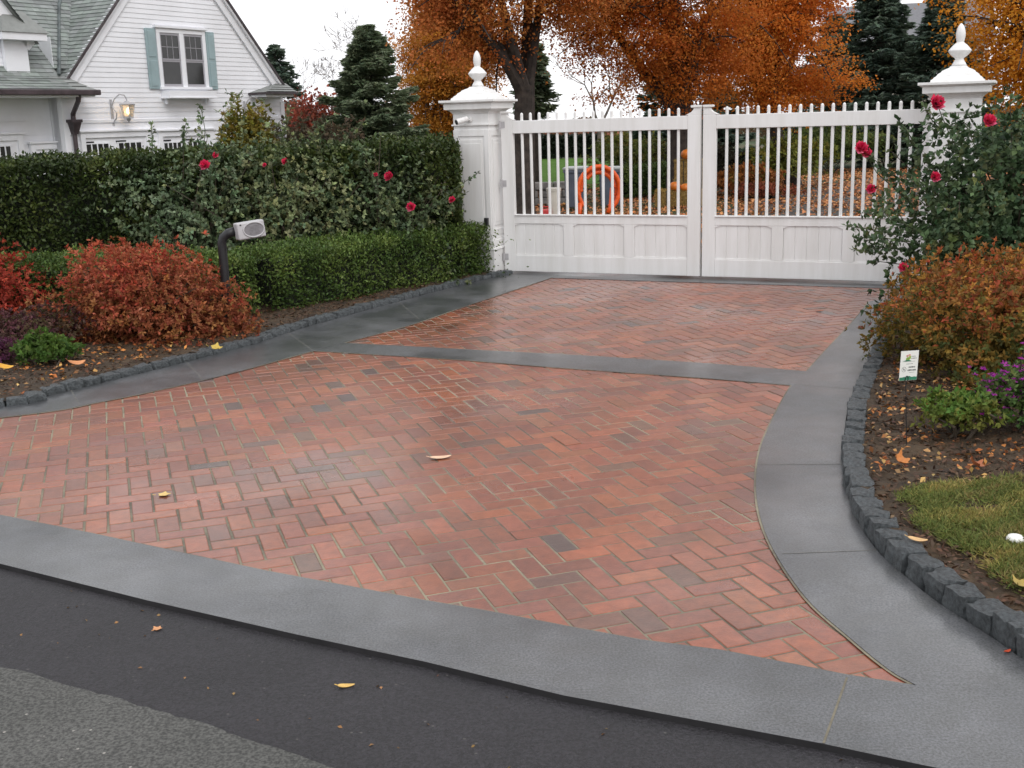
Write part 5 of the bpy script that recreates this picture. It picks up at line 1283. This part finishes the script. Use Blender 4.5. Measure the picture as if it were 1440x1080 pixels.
bin_(797, 826, 235, 284, 22.6, 'blue grey bin left of the orange pipe coil', LIDL)
bin_(846, 876, 235, 284, 22.8, 'blue grey bin behind the right side of the orange coil', LIDL)
ph = at(840, 270, 21.2); Yc = 21.2
root = empty('pipe_coil', (ph[0], Yc, -.05), .1); tag(root, 'bright orange corrugated pipe coil leaning by the bins', 'pipe coil')
k_ = np.array(root.location)
mb = MB(); cw = at(841, 268, Yc) - k_; rw = .37
for rr0, off, a0, a1 in ((.40, 0, -.9, PI + .75), (.35, .10, -.35, PI + .1), (.375, .2, -1.0, PI + .2), (.30, .06, .1, PI - .7)):
    pts = [(cw[0] + rr0 * .96 * math.cos(t) + off * .12, off - .1, cw[2] + .02 + rr0 * math.sin(t) * 1.05) for t in np.linspace(a0, a1, 60)]
    mb.tube(pts, [.042 + .004 * math.sin(i * 2.2) for i in range(60)], 10)
mb.tube([(cw[0] - .36, -.12, cw[2] - .2), (cw[0] - .37, -.14, .0), (cw[0] - .36, -.14, -.0)], .044, 10)
mb.tube([(cw[0] + .24, -.12, cw[2] + .05), (cw[0] + .20, -.16, .15), (cw[0] + .14, -.2, .05)], .04, 10)
mb.build('pipe', ORANGE, root, smooth=True)
bk = at(779, 290, 20.6); root = empty('paint_bucket', (bk[0], 20.6, -.05)); tag(root, 'cream plastic bucket standing left of the grey bins', 'bucket')
hb = at(779, 266, 20.6)[2] + .05
mb = MB(); mb.lathe([(.10, 0), (.125, hb - .03), (.135, hb - .03), (.135, hb)], 20); mb.build('body', BUCKETM, root)
mb = MB(); mb.lathe([(.138, hb), (.138, hb + .02), (.12, hb + .025)], 20); mb.build('lid', BUCKETM, root)
mb = MB(); mb.tube([(.135 * math.cos(t), -.02, hb - .04 - .09 * math.sin(t)) for t in np.linspace(0, PI, 14)], .004, 5); mb.build('handle', GREYP, root)
bk = at(767, 289, 20.4); root = empty('fuel_can', (bk[0], 20.45, -.05), .2); tag(root, 'small red can beside the cream bucket', 'can')
mb = MB(); mb.box(-.09, .09, -.06, .06, 0, .2); mb.build('body', REDP, root, bevel=.02)
mb = MB(); mb.tube([(-.05, 0, .2), (-.05, 0, .24), (.05, 0, .24), (.05, 0, .2)], .012, 6); mb.build('handle', REDP, root)
mb = MB(); mb.lathe([(.018, .2), (.018, .23)], 10, .075, 0); mb.build('spout', BLACKM, root)
w0 = at(748, 262, 24)
root = empty('stone_wall', (w0[0], 24, -.05)); tag(root, 'low grey stone wall behind the cream bucket', 'wall')
mb = MB(); rn = random.Random(8); z = 0
for cz in range(3):
    x = rn.uniform(-.3, 0)
    while x < 1.0:
        l = rn.uniform(.22, .4); mb.box(x, x + l - .015, rn.uniform(-.02, .02), .3, z, z + .15); x += l
    z += .16
mb.build('masonry', STONE, root, bevel=.02)
def bale(px, pyt, pyb, Y, w_, label):
    p = at(px, pyb, Y); zt = at(px, pyt, Y)[2]
    root = empty('straw_bale', (p[0], Y, -.05), -.3); tag(root, label, 'straw bale', 'straw bales with pumpkins')
    mb = MB(); mb.box(-w_, w_, -.22, .22, 0, zt + .05); mb.build('body', STRAW, root, bevel=.03)
    mb = MB(); mb.box(-w_ * .5, -w_ * .5 + .02, -.226, .226, -.01, zt + .056); mb.box(w_ * .5, w_ * .5 + .02, -.226, .226, -.01, zt + .056); mb.build('twine', TWIG, root)
    n = 900; q = np.c_[R.uniform(-w_, w_, n), -.23 + R.random(n) * .02, R.random(n) * (zt + .06)]; q2 = np.c_[R.uniform(-w_, w_, n), R.uniform(-.22, .22, n), np.full(n, zt + .055)]
    q = np.r_[q, q2]; quads('loose_straw', q, rdir(2 * n), rdir(2 * n), .12, .008, pal(q, [lin(120, 96, 46), lin(170, 140, 76), lin(140, 120, 60)], .3, 5), DRYLEAF, root)
    return root
bale(955, 268, 284, 22.6, .45, 'straw bale carrying two pumpkins beside the gate middle')
bale(975, 226, 284, 23.2, .36, 'taller straw stack carrying the single top pumpkin')
def pumpkin(px, py, Y, r, label):
    p = at(px, py, Y); root = empty('pumpkin', (p[0], Y, p[2] - r * .8)); tag(root, label, 'pumpkin', 'orange pumpkins on the straw')
    mb = MB(); mb.ball((0, 0, r * .8), r, r, r * .8, 32, 12, lambda t, ph: 1 - .07 * abs(math.sin(t * 5))); mb.build('body', PUMP, root, smooth=True)
    mb = MB(); mb.tube([(0, 0, r * 1.5), (.01, 0, r * 1.75), (.03, .0, r * 1.95)], [.03, .02, .018], 7); mb.build('stalk', PUMPSTEM, root)
pumpkin(966, 217, 23.1, .125, 'topmost pumpkin on the straw stack')
pumpkin(949, 262, 22.5, .115, 'left pumpkin of the lower pair')
pumpkin(964, 264, 22.45, .105, 'right pumpkin of the lower pair')

# far house between the spruces, and a far wood
fh = at(1262, 60, 62); root = empty('far_house', (fh[0] + .5, 62, -.1), -.3); tag(root, 'distant cream house glimpsed between the two spruces', 'house')
mb = MB(); zt = at(1262, 52, 62)[2]; mb.box(-4, 4, 0, 6, 0, zt); mb.build('wall', paint('far_cream', (.55, .5, .42), .8, .05, 2), root)
mb = MB(); mb.col = (.16, .16, .17); mb.add([(-4.3, -.4, zt - .2), (4.3, -.4, zt - .2), (4.3, 3, zt + 2.0), (-4.3, 3, zt + 2.0), (4.3, 6.4, zt - .2), (-4.3, 6.4, zt - .2)], [(0, 1, 2, 3), (3, 2, 4, 5), (0, 3, 5), (1, 4, 2)]); mb.build('roof', SLATE, root)
for k in (-2, 0, 2):
    mb = MB(); mb.box(k - .5, k + .5, -.03, -.002, zt - 1.9, zt - .7); wv = mb.build('window', WHITE_H, root); mb = MB(); mb.box(k - .42, k + .42, -.04, -.031, zt - 1.82, zt - .78); mb.build('pane', GLASS, wv)
n = 26000; a = R.uniform(-.62, .62, n); rr = R.uniform(72, 95, n); P = np.c_[np.sin(a) * rr, np.cos(a) * rr, R.random(n) ** .8 * (1.1 + .45 * np.sin(a * 37) + .3 * np.sin(a * 91 + 1))]
P[:, 2] = np.abs(P[:, 2])
o = quads('far_woodland', P, rdir(n), rdir(n), .4, .25, pal(P, [lin(80, 70, 56), lin(110, 84, 62), lin(60, 66, 48), lin(130, 90, 60)], 5, 95), LEAF, None); tag(o, 'brown and green far woodland closing the view', 'woodland', kind='stuff')
